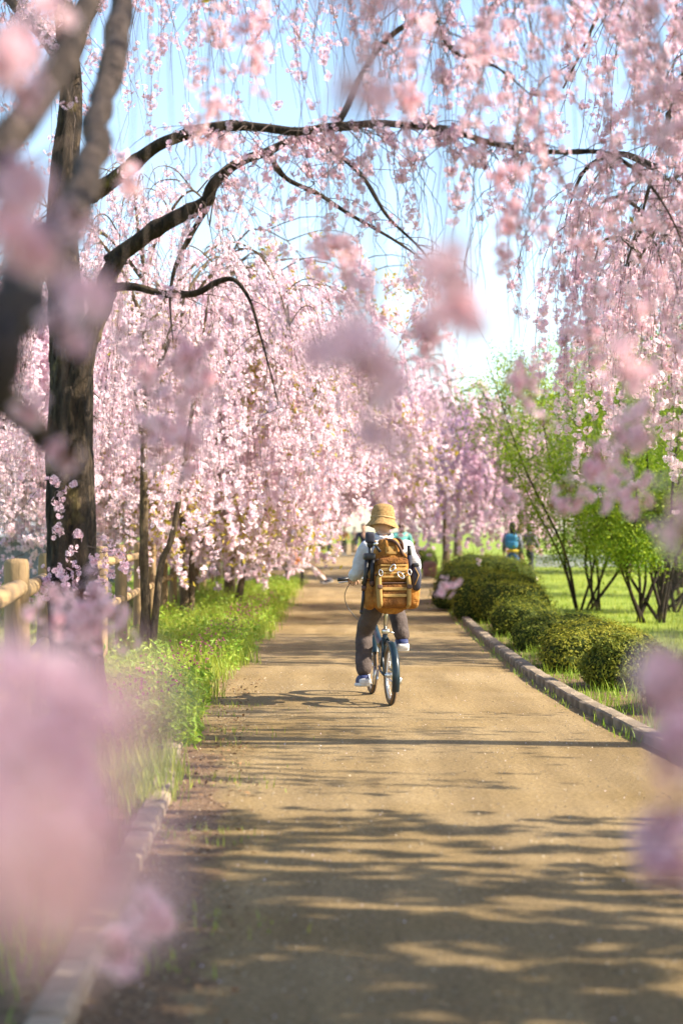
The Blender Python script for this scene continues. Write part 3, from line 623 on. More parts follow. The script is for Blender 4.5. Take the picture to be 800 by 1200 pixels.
weeping((-2.4, 36.5, 0), 6.2, 2.9, 620, 20, 37, 'full pale pink cherry drooping over the path above the bench', bias=(.75, 0), trunk_r=.11, zlow=(.15, .8), h0=1.6, nl=12, leaf=.9, **LF)
weeping((-2.2, 45.0, 0), 6.0, 2.8, 480, 18, 38, 'pale cherry behind the bench with low hanging sprays', bias=(.5, 0), trunk_r=.12, zlow=(.3, 1.0), h0=1.7, nl=10, **dict(LF, size=.075))
weeping((-2.6, 58.0, 0), 7.0, 3.1, 330, 18, 39, 'cherry further along the path behind the pale cherry by the bench', bias=(.7, 0), trunk_r=.13, zlow=(1.1, 2.0), h0=1.8, nl=9, **dict(LF, size=.09))
weeping((-3.0, 74.0, 0), 7.5, 3.4, 280, 16, 40, 'far cherry on the fence side of the path where walkers gather', bias=(.7, 0), trunk_r=.14, zlow=(1.4, 2.2), h0=2.0, nl=8, **dict(LF, size=.11))
# beyond the fence
weeping((-5.0, 24.0, 0), 5.0, 2.0, 300, 16, 43, 'cherry beyond the fence seen between the post tops and the old trunk', bias=(0, 0), trunk_r=.10, zlow=(.8, 1.8), h0=1.6, nl=8, **LF)
weeping((-7.6, 36.0, 0), 5.6, 2.6, 260, 14, 44, 'cherry beyond the fence with the grey building rising behind it', trunk_r=.11, zlow=(.8, 1.8), h0=1.6, nl=8, **LF)
weeping((-5.4, 32.0, 0), 5.4, 2.2, 320, 16, 45, 'cherry beyond the fence behind the twin-stemmed young tree', trunk_r=.11, zlow=(.8, 1.8), h0=1.6, nl=9, **LF)
# right, on the lawn further off
RF = dict(lod=FL_FAR, clus=4, nside=4)
weeping((5.4, 52.0, 0), 5.6, 3.0, 420, 18, 46, 'shade-tinted lilac-pink cherry on the lawn drooping almost to the grass behind the clipped bushes', size=.075, bias=(-.5, -.3), trunk_r=.13, zlow=(.35, .9), h0=1.7, nl=10, jit=.05, patch=.15, petal='petal_shade', **RF)
weeping((3.9, 64.0, 0), 6.8, 3.0, 360, 16, 47, 'shade-tinted lilac-pink cherry behind the cyclist at the right edge of the path', size=.09, bias=(-.2, 0), trunk_r=.14, zlow=(.7, 1.4), h0=1.8, nl=9, jit=.06, patch=.2, petal='petal_shade', **RF)
weeping((9.6, 58.0, 0), 5.8, 3.0, 320, 15, 48, 'cherry on the lawn behind the green shrubs', size=.085, trunk_r=.2, zlow=(.8, 1.6), h0=1.8, nl=9, jit=.06, patch=.2, petal='petal_shade', **RF)
weeping((14.0, 60.0, 0), 6.0, 3.2, 220, 13, 49, 'cherry at the far side of the lawn near the pale wall', size=.09, trunk_r=.2, zlow=(1.0, 1.8), h0=1.8, nl=9, jit=.06, patch=.2, **RF)
weeping((1.9, 84.0, 0), 10.5, 4.4, 300, 11, 50, 'tall thinly flowered cherry with bare upper branches above the cyclist', size=.11, trunk_r=.24, zlow=(2.6, 6.0), h0=3.2, nl=10, jit=.09, patch=.5, **RF)
weeping((6.5, 96.0, 0), 8.0, 4.5, 220, 12, 51, 'far cherry closing the lawn behind the shade-tinted lilac-pink trees', size=.13, trunk_r=.22, zlow=(1.0, 2.4), h0=2.4, nl=9, jit=.09, patch=.2, **RF)
weeping((-1.5, 128.0, 0), 9.0, 5.0, 220, 10, 52, 'farthest cherry standing where the path ends', size=.16, trunk_r=.25, zlow=(2.2, 3.5), h0=2.6, nl=9, jit=.1, patch=.2, **RF)
weeping((-7.5, 100.0, 0), 9.0, 5.0, 220, 10, 53, 'far cherry beyond the fence end', size=.16, trunk_r=.25, zlow=(1.2, 3.0), h0=2.6, nl=9, jit=.1, patch=.2, **RF)

# ------------------------------------------------------------------ green shrubs on the right
def leafy_shrub(base, H, R, nst, nleaf, seed, label, lean=(0, 0), lsize=.05):
    r = np.random.default_rng(seed); b = np.array(base, float); e = thing('leafy_shrub', tuple(base), label, 'shrub', 'leafy shrubs behind the clipped bushes')
    tw = []
    for k in range(nst):
        a = 2*math.pi*k/nst+r.normal()*.3; rr = R*(.3+.75*r.random()); h = H*(.65+.35*r.random())
        a0 = a+r.normal()*.9; jx, jy = r.normal(size=2)*.12; q = np.array([[.22*math.cos(a0), .18*math.sin(a0), -.05], [rr*.32*math.cos(a)+jx, rr*.32*math.sin(a)+jy, h*.24], [rr*.66*math.cos(a)+lean[0]*.5-jx, rr*.66*math.sin(a)+lean[1]*.5-jy, h*.58], [rr*math.cos(a)+lean[0], rr*math.sin(a)+lean[1], h]])
        p, ra = spline(q, np.array([.033, .025, .016, .006])*(.6+.6*r.random()), 6)
        add('stem', tube(p, ra, 7), M['bark'], e)
        for j in range(13):
            i0 = int(len(p)*(.25+.7*r.random())); s = p[min(i0, len(p)-1)]; a2 = r.random()*6.28; L2 = R*(.3+.35*r.random())
            q2 = np.array([s, s+[math.cos(a2)*L2*.5, math.sin(a2)*L2*.5, .28+.15*r.random()], s+[math.cos(a2)*L2, math.sin(a2)*L2, .4*r.random()+.1]])
            tw.append(spline(q2, np.array([.012, .008, .003]), 6)[0])
        tw.append(p[len(p)//2:][np.linspace(0, len(p)-len(p)//2-1, 13).astype(int)])
    T = np.array(tw); tag(add('twigs', twig_mesh(T, .007, .002), M['bark'], e), kind='stuff')
    c, s = along(T, nleaf, r, .15); pos = c+r.normal(size=c.shape)*.16
    pos = pos[pos[:, 2] > .55+.5*r.random(len(pos))]
    nr = norm(r.normal(size=pos.shape)+np.array([.2, 0, .9]))
    g = scatter(LEAF[0], LEAF[1], pos, frames(nr, r), lsize*(.7+.6*r.random(len(pos))), None, None, r)
    tag(add('crown', [(g[0], g[1], 0, g[2])], M['shrubleaf'], e, False), kind='stuff')
leafy_shrub((P(690, 710, 31)[0], 31.0, 0), 5.0, 2.1, 10, 50000, 61, 'fresh green many-stemmed shrub nearest the patterned-coat walkers', (-.3, 0), .055)
leafy_shrub((P(762, 722, 27)[0], 27.0, 0), 4.7, 1.9, 10, 50000, 62, 'fresh green shrub with dark crossing stems behind the lowest clipped bushes', (0, 0), .055)
leafy_shrub((5.9, 30.5, 0), 4.6, 1.9, 9, 26000, 65, 'green shrub between the two stem-crossed shrubs, set back on the lawn', (0, 0), .06)
leafy_shrub((6.6, 24.0, 0), 3.8, 1.6, 8, 12000, 63, 'green shrub further out on the lawn beside the dark-stemmed shrub', (0, 0), .055)
leafy_shrub((7.4, 38.0, 0), 4.8, 2.4, 9, 14000, 64, 'green shrub on the lawn behind the two stem-crossed shrubs', (0, 0), .07)

# ------------------------------------------------------------------ clipped azaleas along the right kerb
def azalea(lobes, label, leaf, n, seed, base):
    r = np.random.default_rng(seed); b = np.array(base, float); e = thing('clipped_bush', tuple(base), label, 'bush', 'clipped bushes along the kerb')
    core = []; lv = []
    tot = sum(l[3]*l[4] for l in lobes)
    for li, (x, y, z, rx, rz) in enumerate(lobes):
        nu, nv = 20, 12
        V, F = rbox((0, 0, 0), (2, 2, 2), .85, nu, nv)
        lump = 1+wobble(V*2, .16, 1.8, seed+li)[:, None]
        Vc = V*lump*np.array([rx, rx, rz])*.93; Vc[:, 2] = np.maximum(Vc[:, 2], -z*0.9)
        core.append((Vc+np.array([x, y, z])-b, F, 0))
        m = int(n*rx*rz/tot); dr = norm(r.normal(size=(m, 3))); dr[:, 2] = np.where(dr[:, 2] < -.55, -dr[:, 2], dr[:, 2])
        s = 1+wobble(dr*2, .16, 1.8, seed+li)
        pos = dr*s[:, None]*np.array([rx, rx, rz])*(.92+.16*r.random((m, 1))**1.5+.22*r.random((m, 1))**14)+r.normal(size=(m, 3))*.012
        keep = pos[:, 2] > -z+.02
        nr = norm(dr/np.array([rx, rx, rz])+.9*r.normal(size=dr.shape)*1.2+np.array([0, 0, .3]))
        g = scatter(LEAF[0], LEAF[1], pos[keep]+np.array([x, y, z])-b, frames(nr[keep], r), .024+.026*r.random(keep.sum()), None, None, r)
        lv.append((g[0], g[1], 1, g[2]))
    tag(add('foliage', core+lv, [M['azalea_core'], leaf], e, False), kind='stuff')
    for k in range(3):
        a = k*2.1; q = np.array([[.03*math.cos(a), .03*math.sin(a), -.03], [.1*math.cos(a), .1*math.sin(a), .12], [.18*math.cos(a), .18*math.sin(a), .3]])
        add('stem', tube(q, [.02, .016, .01], 5), M['bark'], e)
def lobe(px, ptop, pbase, halfw, d, k=1.0):
    """lobe from photo columns: centre, top row, half width in pixels, distance"""
    X = (px-400)/FPX*d; zt = CAM_H-(ptop-HOR)/FPX*d; rx = halfw*1.28/FPX*d; rz = max(.18, zt*.58)
    return (X, d, zt-rz, rx, rz)
def bush(ls, label, leaf, n, seed):
    azalea(ls, label, M[leaf], n, seed, (ls[0][0], ls[0][1], 0))
bush([lobe(568, 648, 711, 50, 34.5), lobe(545, 660, 711, 28, 33.2), lobe(592, 655, 711, 30, 34)], 'large dark clipped bush, farthest of the row and nearest the patterned-coat walkers', 'azalea', 12000, 71)
bush([lobe(546, 664, 712, 31, 30.6), lobe(566, 667, 712, 26, 30.2)], 'dark rounded bush tucked between the large dark bush and the yellowish bush', 'azalea', 5000, 72)
bush([lobe(584, 669, 728, 42, 27.6), lobe(557, 674, 728, 22, 27.0), lobe(598, 681, 728, 34, 26.4)], 'yellowish clipped bush with new leaves over its top', 'azalea_new', 14000, 73)
bush([lobe(612, 699, 745, 30, 23.6), lobe(602, 708, 750, 22, 23.0), lobe(630, 710, 750, 22, 23.3)], 'low dark bush just this side of the yellowish bush', 'azalea', 7000, 74)
bush([lobe(640, 722, 765, 28, 20.6), lobe(622, 728, 765, 18, 20.2), lobe(668, 720, 765, 34, 21.2)], 'low spreading dark bush in the middle of the row', 'azalea', 7000, 75)
bush([lobe(694, 730, 790, 46, 17.6), lobe(664, 745, 795, 24, 17.2), lobe(725, 735, 790, 34, 17.8)], 'mid-sized clipped bush with sunlit yellowing crown, between the spreading bush and the last one', 'azalea_new', 14000, 76)
bush([lobe(722, 750, 815, 32, 15.4), lobe(752, 752, 815, 30, 15.7)], 'dark clipped bush at the kerb end of the row, darkest on its path side', 'azalea', 13000, 77)
bush([lobe(815, 770, 850, 46, 13.4), lobe(850, 760, 850, 40, 13.8)], 'clipped bush behind the blurred pink sprays, last before the lawn opens', 'azalea', 5000, 78)
bush([lobe(498, 643, 662, 11, 62.0)], 'small round bush beside the reddish stone far along the path', 'azalea', 1500, 79)

# ------------------------------------------------------------------ grass and weeds
def blades(pos, r, hlo, hhi, w=.006):
    n = len(pos); h = hlo+(hhi-hlo)*r.random(n)**1.5; a = r.random(n)*6.28; b = .15+.5*r.random(n)
    pv = np.array([[-.5, 0, 0], [.5, 0, 0], [.35, .35, .55], [-.35, .35, .55], [0, 1, 1]])
    c, s = np.cos(a), np.sin(a); V = np.empty((n, 5, 3))
    lx = pv[None, :, 0]*(w*(.6+.8*r.random(n)))[:, None]; ly = pv[None, :, 1]*(h*b)[:, None]; lz = pv[None, :, 2]*h[:, None]
    V[..., 0] = pos[:, None, 0]+lx*c[:, None]-ly*s[:, None]; V[..., 1] = pos[:, None, 1]+lx*s[:, None]+ly*c[:, None]; V[..., 2] = pos[:, None, 2]+lz
    i = np.arange(n)[:, None]*5; q = i+np.array([[0, 1, 2, 3]]); t = i+np.array([[3, 2, 4]])
    V = V.reshape(-1, 3); tn = np.repeat(r.random(n), 5)
    return V, q, t, tn
def grass(name, pos, r, lo, hi, w, m, label):
    V, q, t, tn = blades(pos, r, lo, hi, w)
    F = np.concatenate([q[:, [0, 1, 2]], q[:, [0, 2, 3]], t])
    return tag(add(name, [(V, F, 0, tn)], m, None, False), label, 'grass', kind='stuff')
r = np.random.default_rng(81)
n = 52000; d = 8.2+40*r.random(n)**1.7; xl, xr = fence_x(d)-.5, left_edge(d)-.08; u = r.random(n)**.8
grow = np.interp(d, [8, 12, 16, 25, 50], [.05, .15, .25, .3, .3])*(.6+.5*np.sin(d*2.3)*np.sin(d*.9+1))
pos = np.stack([xl+(xr+grow-xl)*u+r.normal(size=n)*.06, d, np.zeros(n)], -1)
pt = np.sin(pos[:, 0]*4+pos[:, 1]*1.3)+np.sin(pos[:, 0]*1.7-pos[:, 1]*2.3)
dens = (pos[:, 1] > 11.2) | (pt > .5)
pos = pos[dens]; hk = .5+.5*np.sin(pos[:, 0]*2.7+pos[:, 1]*.8)*np.sin(pos[:, 1]*1.7+.4); pos = pos[r.random(len(pos)) < .45+.55*hk]; grass('grass', pos, r, .05, .30, .007, M['grass'], 'tall bright grass on the verge between fence and path')
n = 17000; d = 11+36*r.random(n)**1.6; xl, xr = fence_x(d)-.2, left_edge(d)+.1; pos = np.stack([xl+(xr-xl)*r.random(n)**.7, d, .04+.26*r.random(n)**1.4], -1)
k = np.sin(pos[:, 0]*3.1+pos[:, 1]*.9)+np.sin(pos[:, 1]*1.9)+r.normal(size=n)*.4 > -.3; pos = pos[k]
g = scatter(LEAF[0], LEAF[1], pos, frames(norm(r.normal(size=pos.shape)+np.array([.2, 0, 1.0])), r), .035+.05*r.random(len(pos)), None, None, r)
tag(add('weeds', [(g[0], g[1], 0, g[2])], M['weed'], None, False), 'leafy green weeds on the verge in front of the fence', 'weeds', kind='stuff')
n = 2600; d = 4.2+9*r.random(n); pos = np.stack([left_edge(d)-.13-.55*r.random(n)**1.3, d, np.zeros(n)], -1)
pos = pos[(np.sin(pos[:, 1]*2.1+1.0)+r.normal(size=n)*.5) > -.2]
grass('grass', pos, r, .05, .2, .006, M['weed'], 'short dark grass behind the near left kerb stones')
n = 2400; d = 9+22*r.random(n)**1.3; side = r.random(n) < .22
pos = np.stack([np.where(side, right_edge(d)-.03-.05*np.abs(r.normal(size=n)), right_edge(d)+.16+.5*r.random(n)), d, np.zeros(n)], -1)
pos = pos[(np.sin(pos[:, 1]*2.7)+np.sin(pos[:, 1]*6.1)+r.normal(size=n)*.5) > -.1]
grass('grass', pos, r, .02, .10, .007, M['weed'], 'grass tufts growing along the right kerb')
n = 9000; d = 8+34*r.random(n)**1.3; pos = np.stack([right_edge(d)+.16+.85*r.random(n), d, np.zeros(n)], -1)
pos = pos[(np.sin(pos[:, 1]*1.9+pos[:, 0]*3)+np.sin(pos[:, 1]*4.3)+r.normal(size=n)*.6) > -.5]
grass('grass', pos, r, .03, .16, .007, M['weed'], 'grass and weeds filling the bed around the clipped bushes')
n = 1500; d = 5+9*r.random(n); pos = np.stack([left_edge(d)+.02+.45*np.abs(r.normal(size=n))*.6, d, np.zeros(n)], -1)
pos = pos[(np.sin(pos[:, 1]*3.3+.7)+np.sin(pos[:, 1]*7.7+pos[:, 0]*5)) > .5]
grass('grass', pos, r, .015, .06, .005, M['grass'], 'small grass sprigs on the path beside the left kerb')
n = 22000; d = 15+50*r.random(n)**1.4; pos = np.stack([right_edge(d)+.5+r.random(n)*(1.5+.2*d), d, np.full(n, -.03)], -1)
grass('grass', pos, r, .04, .13, .012, M['grass'], 'sunlit lawn grass behind the clipped bushes')
n = 9000; d = 9+36*r.random(n)**1.3; pos = np.stack([fence_x(d)-.5-r.random(n)*4, d, np.full(n, -.03)], -1)
grass('grass', pos, r, .05, .25, .012, M['grass'], 'rough grass beyond the log fence')
n = 700; d = 12+20*r.random(n)**1.4; pos = np.stack([left_edge(d)-.05-.5*r.random(n), d, .12+.22*r.random(n)], -1)
g = scatter(FL_FAR[0], FL_FAR[1], pos, frames(r.normal(size=pos.shape), r), .022+.012*r.random(n), None, None, r)
M['deadnettle'] = leafmat('deadnettle', (0.25, 0.07, 0.10), (0.33, 0.10, 0.16), None, .2)
tag(add('weed_flowers', [(g[0], g[1], 0, g[2])], M['deadnettle'], None, False), 'purplish weed flower heads along the verge edge', 'flowers', kind='stuff')
n = 420; d = 4.5+22*r.random(n)**1.5; pos = np.stack([left_edge(d)+(right_edge(d)-left_edge(d))*np.where(r.random(n) < .6, r.random(n)**2.5, r.random(n)), d, np.full(n, .004)], -1)
pv = np.array([[-.3, 0, 0], [0, -.5, .06], [.3, 0, 0], [0, .5, .05]])
g = scatter(pv, np.array([[0, 1, 2, 3]]), pos, frames(norm(np.array([0, 0, 1.0])+.25*r.normal(size=pos.shape)), r), .012, None, None, r)
tag(add('fallen_petals', [(g[0], g[1], 0, g[2])], M['petal'], None, False), 'fallen pink petals strewn on the path', 'petals', kind='stuff')

n = 1700; d = 4.3+12*r.random(n); pos = np.stack([left_edge(d)-.5+.95*r.random(n)**.8, d, np.full(n, .006)], -1)
g = scatter(LEAF[0], LEAF[1], pos, frames(norm(np.array([0, 0, 1.0])+.45*r.normal(size=pos.shape)), r), .015+.03*r.random(n), None, None, r)
M['litter'] = leafmat('leaf_litter', (0.10, 0.055, 0.03), (0.32, 0.19, 0.09), None, .1, .9)
tag(add('leaf_litter', [(g[0], g[1], 0, g[2])], M['litter'], None, False), 'dry brown leaf litter along the near left kerb', 'litter', kind='stuff')

# ------------------------------------------------------------------ log fence
def log_fence():
    ds = [7.0, 9.6, 12.2, 14.8, 17.3, 19.8, 22.6, 25.3, 28, 30.6, 33.2, 35.8, 38.4, 41, 43.6, 46.2, 49, 52, 55]
    e = thing('log_fence', (fence_x(7.0), 7.0, 0), 'round log fence with two rails along the left verge', 'fence'); b = np.array([float(fence_x(7.0)), 7.0, 0])
    zz = np.array([-.1, .3, .7, 1.0, 1.05, 1.1, 1.235, 1.26, 1.265]); rr = np.array([.072, .072, .071, .071, .068, .071, .071, .060, .001])
    pm = mesh('post', [tube(np.column_stack([zz*0, zz*0, zz]), rr, 14)], M['log'])
    P_ = [np.array([float(fence_x(d)), d, 0]) for d in ds]; rr_ = random.Random(3)
    for p in P_:
        o = obj('post', pm, e); o.location = tuple(p-b); o.rotation_euler = (rr_.gauss(0, .012), rr_.gauss(0, .012), rr_.random()*6)
    for p, q in zip(P_[:-1], P_[1:]):
        for z in (1.08, .62):
            L_ = np.linalg.norm(q-p); t = np.array([0, .06, .09, .12, .15, .18, .3, .7, .82, .85, .88, .91, .94, 1.0]); ra = np.array([.05, .05, .043, .05, .043, .05, .05, .05, .05, .043, .05, .043, .05, .05])
            V, F = tube(np.column_stack([np.zeros(14), np.zeros(14), (t-.5)*L_]), ra, 12)
            o = obj('rail', mesh('rail', [(V, F)], M['log']), e); o.location = tuple((p+q)/2-b+np.array([0, 0, z+rr_.gauss(0, .008)]))
            o.rotation_euler = Vector(q-p).to_track_quat('Z', 'Y').to_euler()
log_fence()

# ------------------------------------------------------------------ small background things
def far_stuff():
    e = thing('low_wall', (8.5, 68, 0), 'low pale concrete wall at the far side of the lawn', 'wall')
    for k in range(9):
        add('panel', box((k*1.6, 0, .18), (1.58, .2, .42), 0, .02), M['far_wall'], e, False)
        add('coping', box((k*1.6, 0, .42), (1.59, .28, .06), 0, .012), M['far_wall'], e, False)
    e = thing('apartment_building', (-19, 92, 0), 'blue-grey building rising beyond the fence behind the cherries', 'building')
    add('wall', box((0, 0, 4.6), (13, 9, 9.2), 0, .05), M['bld'], e, False)
    add('roof', box((0, 0, 9.33), (13.6, 9.6, .26), 0, .05), M['far_wall'], e, False)
    for fl in range(3):
        for c in range(5):
            w = add('window', box((-4.8+c*2.4, -4.51, 1.7+fl*2.9), (1.3, .1, 1.5), 0, .02), M['far_wall'], e, False)
            add('pane', box((-4.8+c*2.4, -4.565, 1.7+fl*2.9), (1.1, .03, 1.3)), M['glass'], w, False)
    e = thing('shed', (-10.6, 47, 0), 'low grey shed with corrugated wall beyond the fence', 'shed')
    for k in range(14):
        x = np.linspace(0, .6, 13); z = .03*np.sin(x/.6*2*math.pi*4)
        V = np.concatenate([np.column_stack([x+k*.6-4, z, 0*x]), np.column_stack([x+k*.6-4, z, 0*x+1.25]), np.column_stack([x+k*.6-4, z+.01, 0*x]), np.column_stack([x+k*.6-4, z+.01, 0*x+1.25])])
        i = np.arange(12); F = np.concatenate([np.stack([i, i+1, i+14, i+13], -1), np.stack([i+26, i+39, i+40, i+27], -1)])
        add('panel', (V, F), M['grey_metal'], e)
    q = np.array([[-4.3, -.35, 1.22], [4.7, -.35, 1.22], [4.7, 2.4, 1.75], [-4.3, 2.4, 1.75]]); q2 = q+np.array([0, 0, .05])
    add('roof', (np.vstack([q, q2]), np.array([[0, 3, 2, 1], [4, 5, 6, 7], [0, 1, 5, 4], [1, 2, 6, 5], [2, 3, 7, 6], [3, 0, 4, 7]])), M['grey_metal'], e, False)
    for sx in (-4.1, 4.5): add('post', box((sx, 2.2, .85), (.1, .1, 1.75), 0, .01), M['log'], e, False)
    V, F = rbox((0, 0, .22), (.42, .35, .5), .6, 18, 12, .04, 5, 8)
    tag(add('stone', (V+np.array([2.72, 53, 0]), F), M['stone']), 'reddish upright stone at the kerb end beside the small round bush', 'stone')
far_stuff()

# ------------------------------------------------------------------ people
def skinmesh(name, nodes, edges, root, mats, parent, sub=2, fold=0.0, ffreq=20, seed=0):
    keys = list(nodes); me = bpy.data.meshes.new('tmp'); me.from_pydata([nodes[k][:3] for k in keys], [(keys.index(a), keys.index(b)) for a, b in edges], [])
    o = bpy.data.objects.new('tmp', me); COL.objects.link(o)
    md = o.modifiers.new('skin', 'SKIN'); md.use_smooth_shade = True; md.branch_smoothing = 0.6
    sv = me.skin_vertices[0].data
    for i, k in enumerate(keys):
        q = nodes[k]; sv[i].radius = (q[3], q[4] if len(q) > 4 else q[3]); sv[i].use_root = (k == root)
    o.modifiers.new('sub', 'SUBSURF').levels = sub
    bpy.context.view_layer.update()
    ev = o.evaluated_get(bpy.context.evaluated_depsgraph_get()); out = bpy.data.meshes.new_from_object(ev); out.name = name
    bpy.data.objects.remove(o); bpy.data.meshes.remove(me)
    if fold:
        n = len(out.vertices); co = np.empty(n*3, np.float32); no = np.empty(n*3, np.float32); out.vertices.foreach_get('co', co); out.vertices.foreach_get('normal', no)
        co = co.reshape(-1, 3); no = no.reshape(-1, 3)
        co = co+no*wobble(co*np.array([1, 1, 1.7]), fold, ffreq, seed)[:, None]; out.vertices.foreach_set('co', co.astype(np.float32).ravel())
    out.materials.clear(); out.materials.append(mats)
    for p in out.polygons: p.use_smooth = True
    out.update()
    return obj(name, out, parent)
M['skin'] = mat('skin', (0.52, 0.30, 0.20), 0.55, 0.1, 20)
M['hair'] = mat('hair', (0.03, 0.018, 0.012), 0.5, 0.4, 60, stretch=(1, 1, .2))
M['hair_brown'] = mat('brown_hair', (0.09, 0.035, 0.02), 0.5, 0.4, 60, stretch=(1, 1, .2))
M['shirt'] = mat('white_shirt', (0.53, 0.54, 0.58), 0.9, 0.15, 9, None, 0.8, 26, spec=.2)
M['trouser'] = mat('taupe_trousers', (0.10, 0.077, 0.070), 0.9, 0.3, 9, None, 0.8, 26, spec=.2)
M['hat'] = mat('straw_hat', (0.50, 0.31, 0.13), 0.95, 0.4, 60, None, 0.9, 130, spec=.15)
M['navy'] = mat('navy_canvas', (0.02, 0.035, 0.13), 0.7, 0.3, 30)
M['white'] = mat('white_rubber', (0.7, 0.68, 0.65), 0.6, 0.15, 20)
M['sole'] = mat('tan_sole', (0.40, 0.26, 0.11), 0.8, 0.2, 20)
M['black'] = mat('black_plastic', (0.018, 0.019, 0.022), 0.45, 0.3, 30)
M['jeans'] = mat('blue_jeans', (0.03, 0.09, 0.22), 0.85, 0.3, 30)
M['bluebag'] = mat('blue_bag', (0.03, 0.20, 0.36), 0.6, 0.3, 12)
M['yellow'] = mat('yellow_cloth', (0.65, 0.48, 0.03), 0.8)
M['teal'] = mat('teal_cloth', (0.10, 0.38, 0.36), 0.8, 0.2, 10)
M['dark'] = mat('dark_cloth', (0.025, 0.028, 0.045), 0.9, 0.3, 10)
M['pattern'] = mat('patterned_coat', (0.30, 0.28, 0.33), 0.9, 0, 22, (0.02, 0.02, 0.04), detail=1)
M['orange'] = mat('orange_cloth', (0.62, 0.20, 0.06), 0.85, 0.3, 9)
M['cream'] = mat('cream_cloth', (0.66, 0.56, 0.48), 0.85, 0.2, 9)

def head_mesh(c, yaw=0.0, tilt=0.0, s=1.0):
    """head with brow, nose, chin and ears, face towards +y; returns (V,F)"""
    V, F = rbox((0, 0, 0), (.155, .195, .235), .9, 28, 22)
    z = V[:, 2]; y = V[:, 1]; x = V[:, 0]
    jaw = np.clip((-z-.01)/.1, 0, 1); V[:, 0] *= 1-.28*jaw; V[:, 1] += .012*jaw*(y > 0)
    nose = np.exp(-((x/.014)**2+((z+.015)/.026)**2))*(y > .03); V[:, 1] += nose*.026
    for sx in (-.032, .032): V[:, 1] -= np.exp(-(((x-sx)/.016)**2+((z-.012)/.012)**2))*(y > .03)*.010
    V[:, 1] += np.exp(-((x/.026)**2+((z+.058)/.008)**2))*(y > .03)*.006
    for sx in (-1, 1):
        V[:, 0] += sx*np.exp(-(((y+.005)/.018)**2+((z+.005)/.028)**2))*(sx*x > .05)*.018
    V *= s; cy, sy = math.cos(yaw), math.sin(yaw); ct, st = math.cos(tilt), math.sin(tilt)
    V = V@np.array([[1, 0, 0], [0, ct, st], [0, -st, ct]]); V = V@np.array([[cy, sy, 0], [-sy, cy, 0], [0, 0, 1]])
    return V+np.array(c), F
def hand_nodes(w, elbow, curl_dir, palm_dir, side, pre):
    """five-finger hand: palm along palm_dir, fingers curling towards curl_dir"""
    w = np.array(w); p = norm(np.array(palm_dir, float)); c = norm(np.array(curl_dir, float)); s = norm(np.cross(p, c))*side
    N = {pre+'palm': (*(w+p*.055), .030, .018)}; E = [(pre+'wrist', pre+'palm')]
    for k in range(4):
        L = (.068, .078, .072, .056)[k]; b = w+p*.092+s*(k-1.5)*.019
        m = b+p*L*.45+c*L*.25; t = m+p*L*.05+c*L*.55
        N[pre+'a%d' % k] = (*b, .010); N[pre+'b%d' % k] = (*m, .0088); N[pre+'c%d' % k] = (*t, .0072)
        E += [(pre+'palm', pre+'a%d' % k), (pre+'a%d' % k, pre+'b%d' % k), (pre+'b%d' % k, pre+'c%d' % k)]
    t0 = w+p*.045-s*.038+c*.008; t1 = t0+p*.03-s*.012+c*.022; t2 = t1+p*.018+c*.02
    N[pre+'t0'] = (*t0, .012); N[pre+'t1'] = (*t1, .010); N[pre+'t2'] = (*t2, .008)
    E += [(pre+'palm', pre+'t0'), (pre+'t0', pre+'t1'), (pre+'t1', pre+'t2')]
    return N, E
